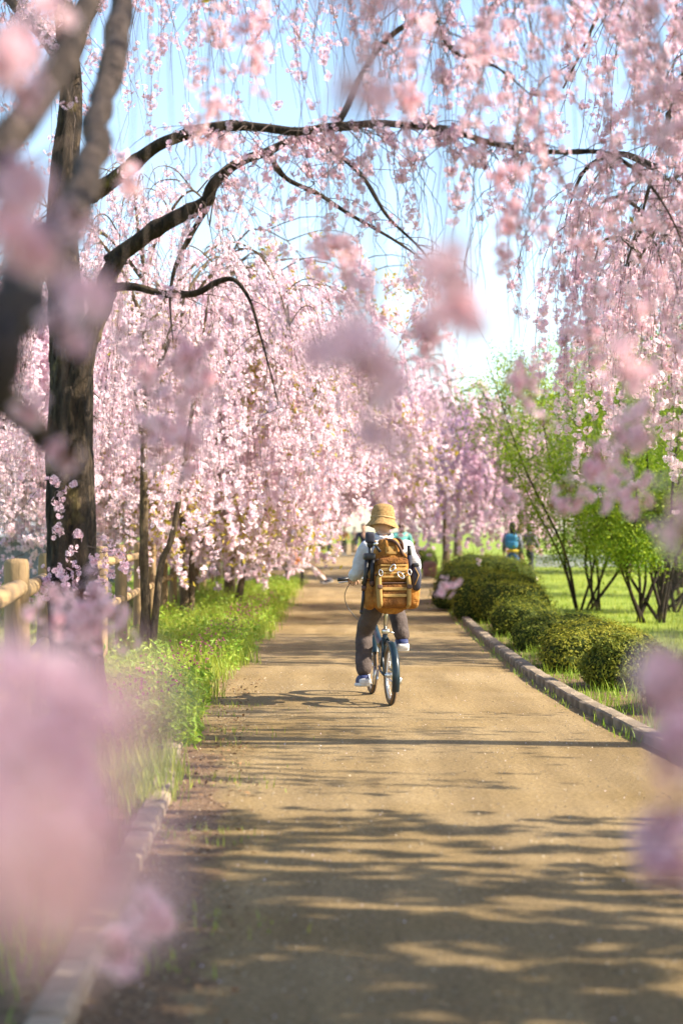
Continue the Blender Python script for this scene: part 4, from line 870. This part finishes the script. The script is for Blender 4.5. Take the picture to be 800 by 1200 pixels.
def person(loc, rz, label, J, mats, hat=None, hair='hair', hairlen=.0, group=None, sub=2, name='person', shoe='white', yaw=0.0, tilt=0.0, handdir=None, extra=None):
    """J: joints pelvis, chest, neck, head, shl/shr, ell/elr, wrl/wrr, hil/hir, knl/knr, anl/anr, tol/tor (local, facing +y)"""
    e = thing(name, loc, label, 'person', group, rz); j = {k: np.array(v, float) for k, v in J.items()}
    rad = dict(pelvis=.105, waist=.10, chest=.12, neck=.05, headc=.06)
    N = {'pelvis': (*j['pelvis'], .10), 'waist': (*(.55*j['pelvis']+.45*j['chest']), .095), 'chest': (*j['chest'], .105), 'neck': (*j['neck'], .052), 'headc': (*j['head'], .058)}
    E = [('pelvis', 'waist'), ('waist', 'chest'), ('chest', 'neck'), ('neck', 'headc')]
    for s in 'lr':
        N['sh'+s] = (*j['sh'+s], .052); N['el'+s] = (*j['el'+s], .038); N[s+'wrist'] = (*j['wr'+s], .026, .022)
        N['hi'+s] = (*j['hi'+s], .08); N['kn'+s] = (*j['kn'+s], .052); N['an'+s] = (*j['an'+s], .036); N['to'+s] = (*j['to'+s], .03)
        E += [('chest', 'sh'+s), ('sh'+s, 'el'+s), ('el'+s, s+'wrist'), ('pelvis', 'hi'+s), ('hi'+s, 'kn'+s), ('kn'+s, 'an'+s), ('an'+s, 'to'+s)]
        pd = j['wr'+s]-j['el'+s]; cd = (0, 0, -1) if abs(norm(pd)[2]) < .75 else (0, 1, 0)
        if handdir: pd = np.array(handdir[s][0]); cd = handdir[s][1]
        hn, he = hand_nodes(j['wr'+s], None, cd, pd, 1 if s == 'l' else -1, s); N.update(hn); E += he
    b = skinmesh('body', N, E, 'pelvis', mats['skin'] if 'skin' in mats else M['skin'], e, sub)
    V, F = head_mesh(j['head'], yaw, tilt)
    # head joined to the body mesh
    add('head', (V, F), M['skin'], e)
    for sx in (-.032, .032):
        q = np.array([sx, .083, .012]); cy, sy = math.cos(yaw), math.sin(yaw); q = np.array([q[0]*cy-q[1]*sy, q[0]*sy+q[1]*cy, q[2]])+j['head']
        add('eye', rbox(q, (.022, .012, .011), 1.0, 10, 8), M['black'], e)
    # hair cap
    V, F = rbox((0, 0, 0), (.166, .206, .235), .9, 28, 20); z = V[:, 2].copy(); y = V[:, 1].copy()
    low = (z < .02) & (y > .02); V[low] *= .80
    V[:, 2] = np.where((y < .02) & (z < -.03), V[:, 2]-hairlen*np.clip((-z-.03)/.05, 0, 1), V[:, 2]); V[:, 2] += .012; V[:, 1] -= .008
    ct, st = math.cos(tilt), math.sin(tilt); V = V@np.array([[1, 0, 0], [0, ct, st], [0, -st, ct]])
    cy, sy = math.cos(yaw), math.sin(yaw); V = V@np.array([[cy, sy, 0], [-sy, cy, 0], [0, 0, 1]])+j['head']
    V = V+norm(V-j['head'])*wobble(V, .006, 40, 3)[:, None]
    add('hair', (V, F), M[hair], e)
    # top: torso and sleeves
    T = {'hem': (*(j['pelvis']+np.array([0, 0, .0])), .145, .125), 'waist': (*(.5*j['pelvis']+.5*j['chest']), .135, .115), 'chest': (*j['chest'], .145, .12), 'col': (*(j['neck']*.85+j['chest']*.15), .068), 'col2': (*(j['neck']*1.0), .060)}
    TE = [('hem', 'waist'), ('waist', 'chest'), ('chest', 'col'), ('col', 'col2')]
    for s in 'lr':
        T['sh'+s] = (*(j['sh'+s]), .074); T['ua'+s] = (*(.5*j['sh'+s]+.5*j['el'+s]), .066); T['el'+s] = (*j['el'+s], .060); T['fa'+s] = (*(.5*j['el'+s]+.5*j['wr'+s]), .050); T['cu'+s] = (*(.08*j['el'+s]+.92*j['wr'+s]), .041)
        TE += [('chest', 'sh'+s), ('sh'+s, 'ua'+s), ('ua'+s, 'el'+s), ('el'+s, 'fa'+s), ('fa'+s, 'cu'+s)]
    skinmesh('shirt', T, TE, 'chest', mats['top'], e, sub, .017, 26, 5)
    Q = {'p': (*(j['pelvis']+np.array([0, 0, .06])), .135, .12), 'p0': (*(j['pelvis']-np.array([0, 0, .02])), .13, .12)}; QE = [('p', 'p0')]
    for s in 'lr':
        k1 = .5*j['hi'+s]+.5*j['kn'+s]; k2 = .5*j['kn'+s]+.5*j['an'+s]; k3 = -.07*j['kn'+s]+1.07*j['an'+s]
        Q['h'+s] = (*j['hi'+s], .100); Q['t'+s] = (*k1, .088); Q['k'+s] = (*j['kn'+s], .076); Q['c'+s] = (*k2, .076); Q['a'+s] = (*k3, .070)
        QE += [('p0', 'h'+s), ('h'+s, 't'+s), ('t'+s, 'k'+s), ('k'+s, 'c'+s), ('c'+s, 'a'+s)]
    skinmesh('trousers', Q, QE, 'p0', mats['legs'], e, sub, .005, 24, 9)
    for s in 'lr':
        a, t = j['an'+s], j['to'+s]; f = t-a; f[2] = 0; f = norm(f); yawf = math.atan2(-f[0], f[1]); pitch = math.atan2((t-a)[2]+.06, np.linalg.norm((t-a)[:2]))
        def place(V):
            cp, sp = math.cos(pitch), math.sin(pitch); V = V@np.array([[1, 0, 0], [0, cp, sp], [0, -sp, cp]])
            c_, s_ = math.cos(yawf), math.sin(yawf); return V@np.array([[c_, s_, 0], [-s_, c_, 0], [0, 0, 1]])+a
        V, F = rbox((0, .07, -.045), (.094, .262, .085), .55, 20, 12); V[:, 2] -= np.where(V[:, 2] > -.045, np.clip((V[:, 1]-.06)/.12, 0, 1)*.03, 0)
        sh = add('shoe', (place(V), F), M[shoe], e)
        V, F = rbox((0, .07, -.088), (.104, .276, .034), .4, 20, 8); add('sole', (place(V), F), M['white'] if shoe != 'white' else M['sole'], sh)
        V, F = rbox((0, -.045, -.062), (.098, .06, .05), .5, 16, 8); add('heel_cap', (place(V), F), M['white'], sh)
    return e, j
STAND = dict(pelvis=(0, 0, .93), chest=(0, .01, 1.25), neck=(0, .0, 1.42), head=(0, .015, 1.54), shl=(-.17, 0, 1.35), shr=(.17, 0, 1.35), ell=(-.22, -.02, 1.08), elr=(.22, -.02, 1.08), wrl=(-.22, .06, .86), wrr=(.22, .06, .86),
             hil=(-.09, 0, .88), hir=(.09, 0, .88), knl=(-.1, .02, .49), knr=(.1, .02, .49), anl=(-.1, 0, .10), anr=(.1, 0, .10), tol=(-.11, .14, .04), tor=(.11, .14, .04))
WALK = dict(STAND, knl=(-.09, .14, .50), anl=(-.09, .16, .11), tol=(-.09, .30, .05), knr=(.09, .0, .49), anr=(.09, -.24, .15), tor=(.09, -.11, .06), ell=(-.23, -.08, 1.09), wrl=(-.22, -.12, .87), elr=(.22, .06, 1.08), wrr=(.2, .2, .92))
SIT = dict(pelvis=(0, 0, .54), chest=(0, -.03, .86), neck=(0, -.01, 1.03), head=(0, .03, 1.15), shl=(-.17, -.02, .96), shr=(.17, -.02, .96), ell=(-.22, .06, .72), elr=(.22, .06, .72), wrl=(-.12, .26, .64), wrr=(.12, .26, .64),
           hil=(-.09, .04, .51), hir=(.09, .04, .51), knl=(-.1, .44, .52), knr=(.1, .44, .52), anl=(-.1, .72, .20), anr=(.1, .78, .19), tol=(-.1, .85, .16), tor=(.1, .91, .17))

# rider: bicycle frame of reference (origin = rear wheel contact, +y forward)
BK, BZ = (0.40, 13.9, 0.0), math.radians(8)
RID = dict(pelvis=(0, .17, .90), chest=(0, .30, 1.20), neck=(0, .36, 1.385), head=(0, .41, 1.485), shl=(-.165, .33, 1.30), shr=(.190, .33, 1.30), ell=(-.205, .42, 1.06), elr=(.275, .40, 1.06), wrl=(-.225, .62, 1.02), wrr=(.26, .62, 1.02),
           hil=(-.09, .20, .84), hir=(.09, .20, .84), knl=(-.15, .46, .56), knr=(.135, .58, .80), anl=(-.165, .36, .225), anr=(.165, .36, .525), tol=(-.17, .48, .155), tor=(.17, .49, .49))
rider, RJ = person(BK, BZ, 'cyclist from behind in white shirt, taupe trousers and straw bucket hat on a folding bicycle', RID, dict(top=M['shirt'], legs=M['trouser']), hair='hair', hairlen=-.05, shoe='navy',
                   handdir={'l': ((.15, 1, -.1), (0, .15, -1)), 'r': ((-.15, 1, -.1), (0, .15, -1))}, tilt=-.12, sub=2)
# straw bucket hat, worn
h = np.array(RID['head'])+np.array([0, -.012, .03])
prof = [(.001, .146), (.05, .144), (.084, .133), (.105, .110), (.116, .07), (.120, .02), (.122, -.005), (.130, -.022), (.150, -.045), (.166, -.066), (.167, -.070), (.161, -.069), (.142, -.047), (.120, -.015), (.114, .02), (.109, .07), (.098, .106), (.04, .136), (.001, .138)]
V, F = lathe([(a_*.86, b_*.90) for a_, b_ in prof], 36, (0, 0, 0), .97, 1.06); V[:, 2] += np.where(V[:, 2] < 0, .010*np.sin(np.arctan2(V[:, 1], V[:, 0])*3+.6), 0); V = V+norm(V)*wobble(V, .003, 25, 2)[:, None]
ht = add('bucket_hat', (V, F), M['hat'], rider); ht.location = tuple(h); ht.rotation_euler = (-.10, .09, 0)
V, F = torus(.1045, .004, 40, 6, 'z'); V[:, 0] *= .97; V[:, 1] *= 1.06; V[:, 2] = V[:, 2]*2.5+.012; add('hat_band', (V, F), M['sole'], ht)
# shirt collar
V, F = torus(.066, .017, 28, 8, 'z'); V[:, 2] *= 1.3; V = V@np.array([[1, 0, 0], [0, .95, -.3], [0, .3, .95]]).T
add('collar', (V+np.array(RID['neck'])+np.array([0, -.02, -.01]), F), M['shirt'], rider)

# ------------------------------------------------------------------ bicycle
M['chrome'] = mat('brushed_alloy', (0.72, 0.71, 0.68), 0.28, 0.15, 30, metal=1.0)
M['frame'] = mat('teal_navy_paint', (0.006, 0.02, 0.03), 0.3, 0.2, 8)
M['tyre'] = mat('tan_tyre', (0.22, 0.13, 0.06), 0.85, 0.35, 40, None, .4, 120)
M['tread'] = mat('black_tread', (0.03, 0.028, 0.026), 0.9, .3, 40)
M['red'] = mat('red_reflector', (0.75, 0.03, 0.01), 0.2)
def bicycle():
    e = thing('bicycle', BK, 'dark teal folding bicycle with small tan-walled wheels under the cyclist', 'bicycle', None, BZ)
    R = .245; RR = np.array([0, 0, R]); FR = np.array([0, .99, R])
    for nm, c in (('wheel', RR), ('wheel', FR)):
        w = obj(nm, mesh('wheel', [torus(R-.046, .011, 44, 8, 'x')], M['chrome']), e); w.location = tuple(c)
        add('tyre', torus(R-.022, .0225, 48, 10, 'x'), M['tyre'], w)
        add('tread', torus(R-.006, .009, 48, 6, 'x'), M['tread'], w)
        add('hub', tube(np.array([[-.05, 0, 0], [-.04, 0, 0], [-.038, 0, 0], [.038, 0, 0], [.04, 0, 0], [.05, 0, 0]]), [.012, .012, .024, .024, .012, .012], 12), M['chrome'], w)
        sp = []
        for k in range(20):
            a = k*2*math.pi/20; s = 1 if k % 2 else -1
            sp.append(tube(np.array([[s*.032, math.cos(a+.3)*.022, math.sin(a+.3)*.022], [0, math.cos(a)*(R-.05), math.sin(a)*(R-.05)]]), .0016, 4, False))
        add('spokes', sp, M['chrome'], w)
    def fender(c, a0, a1):
        prof = [(-.032, -.004), (-.026, .012), (-.012, .02), (.012, .02), (.026, .012), (.032, -.004), (.029, -.005), (.023, .009), (.011, .017), (-.011, .017), (-.023, .009), (-.029, -.005)]
        a = np.linspace(a0, a1, 30); n = len(prof); V = np.array([[px, math.cos(t)*(R+.012+pr), math.sin(t)*(R+.012+pr)] for t in a for px, pr in prof])
        i = np.arange(29)[:, None]*n; j = np.arange(n)[None]; F = np.stack([i+j, i+(j+1) % n, i+n+(j+1) % n, i+n+j], -1).reshape(-1, 4)
        f = add('fender', (V, F), M['frame'], e); f.location = tuple(c)
        for s in (-1, 1): add('stay', tube(np.array([[s*.05, 0, 0], [s*.034, math.cos(a1-.3)*(R+.01), math.sin(a1-.3)*(R+.01)]]), .003, 6), M['chrome'], f)
        return f
    f = fender(RR, math.radians(60), math.radians(205))
    fender(FR, math.radians(10), math.radians(150))
    bb = np.array([0, .42, .285])
    def tb(nm, pts, r, m='frame', n=10): return add(nm, tube(np.array(pts, float), r, n), M[m], e)
    tb('main_tube', [bb+[0, -.14, .22], bb+[0, .1, .17], (0, .62, .50), (0, .84, .60)], [.026, .029, .029, .027])
    tb('seat_tube', [bb, bb+[0, -.155, .30]], .021)
    tb('seat_post', [bb+[0, -.13, .25], (0, .20, .84)], .0155, 'chrome')
    add('seat_clamp', rbox(bb+[0, -.155, .30], (.06, .06, .045), .4, 14, 8), M['chrome'], e)
    tb('clamp_lever', [bb+[.02, -.16, .30], bb+[.07, -.17, .285]], .007, 'chrome')
    for s in (-1, 1):
        tb('chain_stay', [bb+[s*.028, 0, 0], (s*.05, .2, .262), (s*.056, 0, R)], [.011, .010, .009])
        tb('seat_stay', [bb+[s*.022, -.13, .245], (s*.05, .1, .40), (s*.056, 0, R)], [.009, .008, .008])
        tb('fork_blade', [(s*.028, .885, .52), (s*.05, .94, .38), (s*.05, .99, R)], [.013, .012, .009])
        tb('crank_arm', [bb+[s*.06, 0, 0], bb+[s*.075, 0, s*.155]], [.013, .010], 'chrome')
        pc = bb+np.array([s*.14, 0, s*.155]); pd = add('pedal', rbox(pc, (.10, .085, .024), .35, 16, 8), M['black'], e)
        add('reflector', rbox(pc+[0, -.045, 0], (.062, .008, .02), .35, 12, 6), M['red'], pd)
        add('reflector', rbox(pc+[0, .045, 0], (.062, .008, .02), .35, 12, 6), M['red'], pd)
    tb('head_tube', [(0, .865, .66), (0, .892, .52)], .023)
    tb('stem', [(0, .865, .66), (0, .835, .80), (0, .79, 1.0)], [.018, .017, .016], 'chrome')
    tb('handlebar', [(-.30, .715, 1.005), (-.2, .755, 1.01), (-.06, .79, 1.01), (.06, .79, 1.01), (.2, .755, 1.01), (.30, .715, 1.005)], .0125, 'chrome')
    for s in (-1, 1):
        tb('grip', [(s*.20, .755, 1.01), (s*.335, .70, 1.004)], .017, 'black')
        tb('brake_lever', [(s*.19, .775, 1.0), (s*.22, .80, .985), (s*.32, .765, .975)], .006, 'chrome')
    add('saddle', rbox((0, .17, .842), (.15, .26, .05), .7, 20, 10), M['black'], e)
    add('chainring', [torus(.085, .006, 36, 6, 'x', bb+[.05, 0, 0]), tube(np.array([bb+[.045, 0, 0], bb+[.055, 0, 0]]), .035, 12)], M['chrome'], e)
    add('sprocket', [torus(.036, .010, 24, 6, 'x', RR+[.043, 0, 0])], M['chrome'], e)
    add('chain', [tube(np.array([bb+[.05, 0, .086], RR+[.045, 0, .04]]), .004, 6), tube(np.array([bb+[.05, 0, -.086], RR+[.06, .02, -.12]]), .004, 6)], M['chrome'], e)
    add('derailleur', [rbox(RR+[.075, .0, -.05], (.03, .05, .06), .5, 12, 8), tube(np.array([RR+[.065, 0, -.05], RR+[.068, .025, -.13]]), .009, 6), torus(.02, .006, 16, 6, 'x', RR+[.066, .025, -.135])], M['chrome'], e)
    t = np.linspace(0, 1, 12)[:, None]
    tb('brake_cable', np.array([-.2, .78, 1.0])*(1-t)+np.array([-.03, .86, .55])*t+np.array([-.12, .12, .02])*np.sin(t*math.pi), .0035, 'black', 5)
    tb('kickstand', [(-.05, .33, .26), (-.09, .12, .2)], .008, 'chrome')
bicycle()

# ------------------------------------------------------------------ backpack and what hangs on it
M['canvas'] = mat('ochre_canvas', (0.40, 0.19, 0.042), 0.95, 0, 11, (0.22, 0.09, 0.02), 1.0, 34, spec=.2)
M['canvas_dark'] = mat('brown_canvas', (0.27, 0.115, 0.03), 0.95, 0, 12, (0.14, 0.055, 0.017), 1.0, 36, spec=.2)
M['webbing'] = mat('yellow_webbing', (0.42, 0.25, 0.07), 0.9, .2, 40)
M['brownstrap'] = mat('brown_leather', (0.10, 0.045, 0.025), 0.6, .3, 20)
def backpack():
    e = thing('backpack', BK, 'large ochre canvas backpack on the cyclist with brown pockets and webbing', 'backpack', None, BZ)
    cx, cy = 0.01, .055
    def tilt(V):  # pack leans with the back and narrows upwards
        V = np.array(V, float); V[:, 0] = .01+(V[:, 0]-.01)*np.interp(V[:, 2], [.75, .9, 1.1, 1.35], [1.0, 1.06, .98, .82]); V = V-np.array([0, .15, .80]); a = math.radians(-13); c, s = math.cos(a), math.sin(a)
        return V@np.array([[1, 0, 0], [0, c, s], [0, -s, c]])+np.array([0, .15, .80])
    def ad(nm, vf, m, par=None):
        V, F = vf; return add(nm, (tilt(V), F), M[m], par or e)
    body = ad('main_bag', rbox((cx, cy-.02, .99), (.34, .26, .52), .62, 48, 36, .026, 3, 17), 'canvas')
    lid = ad('lid', rbox((cx-.005, cy-.025, 1.225), (.25, .24, .21), .72, 40, 26, .030, 4, 20), 'canvas')
    ad('lid_patch', rbox((cx-.005, cy-.146, 1.215), (.11, .03, .07), .4, 14, 8), 'webbing', lid)
    ad('lid_seam', (lambda t: (t[0]*np.array([1, .87, 1])+np.array([cx-.005, cy-.025, 1.165]), t[1]))(torus(.139, .005, 36, 6, 'z')), 'canvas_dark', lid)
    up = ad('upper_pocket', rbox((cx, cy-.155, 1.045), (.25, .10, .20), .42, 28, 16, .010, 6, 18), 'canvas')
    ad('pocket_flap', rbox((cx, cy-.165, 1.115), (.255, .105, .06), .4, 24, 10, .006, 7, 18), 'canvas_dark', up)
    ad('pocket_strip', rbox((cx, cy-.207, 1.045), (.22, .012, .028), .35, 20, 8), 'webbing', up)
    lo = ad('lower_pocket', rbox((cx, cy-.145, .845), (.25, .12, .20), .42, 28, 16, .010, 8, 18), 'canvas_dark')
    for z in (.885, .83): ad('pocket_strip', rbox((cx, cy-.207, z), (.2, .012, .026), .35, 20, 8), 'webbing', lo)
    for s in (-1, 1):
        ad('side_pocket', rbox((cx+s*.175, cy-.02, .87), (.10, .19, .24), .55, 22, 14, .010, 10+s, 16), 'canvas')
        ad('strap', rbox((cx+s*.115, cy-.16, .87), (.034, .125, .26), .35, 16, 14), 'webbing')
        ad('buckle', rbox((cx+s*.115, cy-.226, .90), (.04, .012, .035), .4, 12, 8), 'brownstrap')
        t = np.linspace(0, 1, 14)[:, None]; p0 = np.array([cx+s*.07, cy+.10, 1.26]); p1 = np.array([s*.10, .34, 1.40]); p2 = np.array([s*.12, .47, 1.22]); p3 = np.array([s*.15, .22, .93])
        q = (1-t)**3*p0+3*t*(1-t)**2*(p1+[0, 0, .04])+3*t*t*(1-t)*(p2+[0, .05, 0])+t**3*p3
        V, F = tube(q, .016, 8); add('shoulder_strap', (V, F), M['webbing'], e)
    t = np.linspace(0, 1, 12)[:, None]; q = np.array([cx-.08, cy-.10, 1.30])*(1-t)+np.array([cx+.10, cy-.15, 1.17])*t+np.array([.02, -.04, .05])*np.sin(t*math.pi)
    ad('lid_strap', tube(q, .014, 8), 'brownstrap', lid)
    q = np.array([cx+.02, cy-.02, 1.325])*(1-t)+np.array([cx+.115, cy-.08, 1.24])*t+np.array([.03, -.05, .03])*np.sin(t*math.pi); ad('lid_strap', tube(q, .014, 8), 'brownstrap', lid)
    q = np.array([-.045, cy+.05, 1.31])*(1-t)+np.array([.045, cy+.05, 1.31])*t+np.array([0, 0, .05])*np.sin(t*math.pi); ad('haul_loop', tube(q, .008, 8), 'brownstrap')
    for z in (.985, 1.015, 1.08):
        ad('pocket_strip', rbox((cx, cy-.207, z), (.225, .010, .016), .35, 20, 8), 'webbing', up)
    ad('zipper', rbox((cx, cy-.203, 1.088), (.22, .012, .008), .4, 18, 6), 'brownstrap', up); ad('zipper', rbox((cx, cy-.2, .935), (.23, .014, .010), .4, 18, 6), 'brownstrap', lo)
    for s in (-1, 1):
        for z in (1.02, 1.14): ad('compression_strap', tube(np.array([[cx+s*.12, cy-.15, z], [cx+s*.168, cy-.07, z-.01], [cx+s*.168, cy+.05, z-.015]]), .009, 6), 'brownstrap')
        ad('side_pocket_hem', rbox((cx+s*.178, cy-.02, .985), (.10, .19, .022), .5, 22, 8), 'canvas_dark')
    # silver clips on the upper pocket
    for k, (x, z, a, s, lb) in enumerate(((-.108, 1.015, .15, .8, 'small silver carabiner at the tripod side of the backpack pocket'), (-.012, 1.055, -.6, 1.0, 'upright silver carabiner in the middle of the backpack pocket'), (.052, .995, .7, 1.0, 'tilted silver carabiner clipped below the middle one on the backpack pocket'), (.125, 1.02, 0, .75, 'small silver carabiner at the bottle side of the backpack pocket'))):
        V, F = torus(.028, .0052, 24, 8, 'y'); V[:, 0] *= .62*s; V[:, 2] *= 1.15*s; c, s_ = math.cos(a), math.sin(a)
        V = V@np.array([[c, 0, s_], [0, 1, 0], [-s_, 0, c]]); V = tilt(V+np.array([x+cx, cy-.221, z]))
        ec = thing('carabiner', BK, lb, 'carabiner', 'carabiners on the backpack', BZ)
        add('ring', (V, F), M['clip'], ec)
        g = np.array([[.017*s*.62/.62, 0, -.016*s], [.019*s, 0, .018*s]])@np.array([[c, 0, s_], [0, 1, 0], [-s_, 0, c]]); add('gate', tube(tilt(g+np.array([x+cx, cy-.221, z])), .0055, 6), M['chrome'], ec)
    return tilt
M['clip'] = mat('silver_clip', (0.62, 0.63, 0.65), 0.3, metal=.7)
TILT = backpack()
def carried():
    e = thing('tripod', BK, 'folded black tripod strapped upright to the left side of the backpack', 'tripod', None, BZ)
    def ln(a, b, ra, rb, n=10): return tube(np.array([a, np.array(a)*.5+np.array(b)*.5, b], float), [ra, (ra+rb)/2, rb], n)
    top = np.array([-.165, .03, 1.19])
    for k, (dx, dy, L_) in enumerate(((-.03, -.03, .43), (.016, -.035, .36), (-.01, .028, .40))):
        a = top+np.array([dx, dy, 0]); b = a+np.array([-.045 if k == 0 else -.012, -.01, -L_]); m = a*.45+b*.55
        lg = add('leg', ln(a, m, .018, .017), M['black'], e)
        add('lower_leg', ln(m, b, .014, .012), M['black'], lg); add('leg_lock', ln(m+[0, 0, .02], m-[0, 0, .02], .022, .022), M['brownstrap'], lg)
        add('foot', rbox(b, (.034, .034, .035), .6, 12, 8), M['black'], lg)
    add('shoulder', rbox(top+[-.008, -.01, .02], (.10, .10, .06), .5, 18, 10), M['black'], e)
    add('column', ln(top, top+[.0, 0, .10], .016, .016), M['black'], e)
    hd = add('ball_head', rbox(top+[.0, 0, .12], (.055, .055, .06), .8, 16, 12), M['black'], e)
    add('knob', ln(top+[.02, -.02, .12], top+[.05, -.06, .125], .013, .016), M['chrome'], hd)
    add('clamp_plate', rbox(top+[.0, 0, .175], (.075, .085, .09), .4, 18, 12), M['darkblue'], e)
    add('pan_handle', ln(top+[.02, -.02, .14], top+[.07, -.08, .06], .008, .012), M['black'], e)
    e2 = thing('umbrella', BK, 'folded dark umbrella standing in the right side of the backpack', 'umbrella', None, BZ)
    add('canopy', ln((.165, .0, .98), (.155, .0, 1.22), .022, .020), M['darkblue'], e2); add('handle', ln((.155, 0, 1.21), (.153, .0, 1.30), .016, .018), M['black'], e2)
    e3 = thing('bottle_pouch', BK, 'dark navy bottle pouch bulging from the right side of the backpack', 'pouch', None, BZ)
    add('sleeve', rbox((.205, -.01, 1.03), (.085, .10, .20), .6, 20, 14, .006, 4, 20), M['darkblue'], e3); add('cap', rbox((.205, -.01, 1.14), (.055, .06, .035), .5, 14, 8), M['black'], e3)
    add('cord', tube(np.array([[.19, -.06, 1.12], [.22, -.065, 1.06], [.19, -.06, .98]]), .004, 6), M['webbing'], e3)
M['darkblue'] = mat('dark_navy_cloth', (0.022, 0.022, 0.045), 0.7, .3, 20)
carried()

# ------------------------------------------------------------------ other people
def scaled(J, k, **kw):
    d = {a: tuple(np.array(b)*k) for a, b in J.items()}; d.update(kw); return d
e, j = person((4.2, 42.0, -.03), math.radians(-12), 'person in patterned coat and blue jeans with a blue backpack on the lawn', STAND, dict(top=M['pattern'], legs=M['jeans']), hair='hair', hairlen=.1, shoe='dark', sub=1)
V, F = torus(.15, .022, 30, 8, 'z'); V[:, 1] *= .85; add('waist_cloth', (V+np.array([0, 0, .96]), F), M['yellow'], e)
b2 = thing('backpack', (4.2, 42.0, -.03), 'blue backpack worn by the person in the patterned coat', 'backpack', None, math.radians(-12))
add('bag', rbox((0, -.2, 1.19), (.30, .17, .36), .45, 24, 14, .01, 2, 14), M['bluebag'], b2); add('pocket', rbox((0, -.29, 1.11), (.22, .05, .16), .4, 20, 10), M['bluebag'], b2)
for s in (-1, 1): add('strap', tube(np.array([[s*.09, -.13, 1.35], [s*.11, 0, 1.44], [s*.12, .12, 1.3], [s*.13, 0, 1.08], [s*.12, -.13, 1.06]]), .016, 6), M['dark'], b2)
person((5.5, 50.0, -.03), math.radians(-60), 'walker in dark clothes and white shoes on the lawn under the shrubs', WALK, dict(top=M['pattern'], legs=M['dark']), hairlen=.05, sub=1)
person((1.44, 41.0, 0), math.radians(5), 'brown-haired walker in a teal top just ahead of the cyclist', WALK, dict(top=M['teal'], legs=M['dark']), hair='hair_brown', hairlen=.08, sub=1)
person((.72, 56.0, 0), math.radians(170), 'walker in dark navy clothes coming up the middle of the path', WALK, dict(top=M['dark'], legs=M['jeans']), sub=1)
person((-.75, 104.0, 0), math.radians(170), 'distant walker in dark clothes at the left end of the path', WALK, dict(top=M['dark'], legs=M['dark']), sub=1)
person((.15, 98.0, 0), math.radians(175), 'distant walker in an orange-brown top near the path end', WALK, dict(top=M['orange'], legs=M['dark']), sub=1)
person((.75, 100.0, 0), math.radians(190), 'distant walker in a cream top beside the one in orange-brown', STAND, dict(top=M['cream'], legs=M['trouser']), sub=1)
# bench with two sitters at the left edge
def bench():
    e = thing('bench', (-1.2, 44.2, 0), 'slatted bench with dark metal legs at the path edge under the drooping cherry', 'bench', None, math.radians(-90))
    for k in range(4): add('slat', box((0, -.17+k*.115, .43), (1.7, .095, .035), 0, .008), M['log'], e, False)
    for k in range(3): add('back_slat', box((0, -.27-.02*k, .56+k*.13), (1.7, .03, .10), 0, .008), M['log'], e, False)
    for sx in (-.7, .7):
        for yy in (-.2, .18): add('leg', box((sx, yy, .205), (.05, .05, .41), 0, .008), M['black'], e, False)
        add('back_support', tube(np.array([[sx, -.225, .38], [sx, -.26, .6], [sx, -.32, .9]]), .02, 8), M['black'], e)
bench()
person((-1.22, 43.9, -.03), math.radians(-90), 'person in orange top sitting on the bench with legs stretched out', SIT, dict(top=M['orange'], legs=M['cream']), shoe='dark', sub=1)
person((-1.22, 44.75, -.03), math.radians(-90), 'person in cream top and orange trousers sitting at the far end of the bench', SIT, dict(top=M['cream'], legs=M['orange']), hairlen=.1, sub=1)
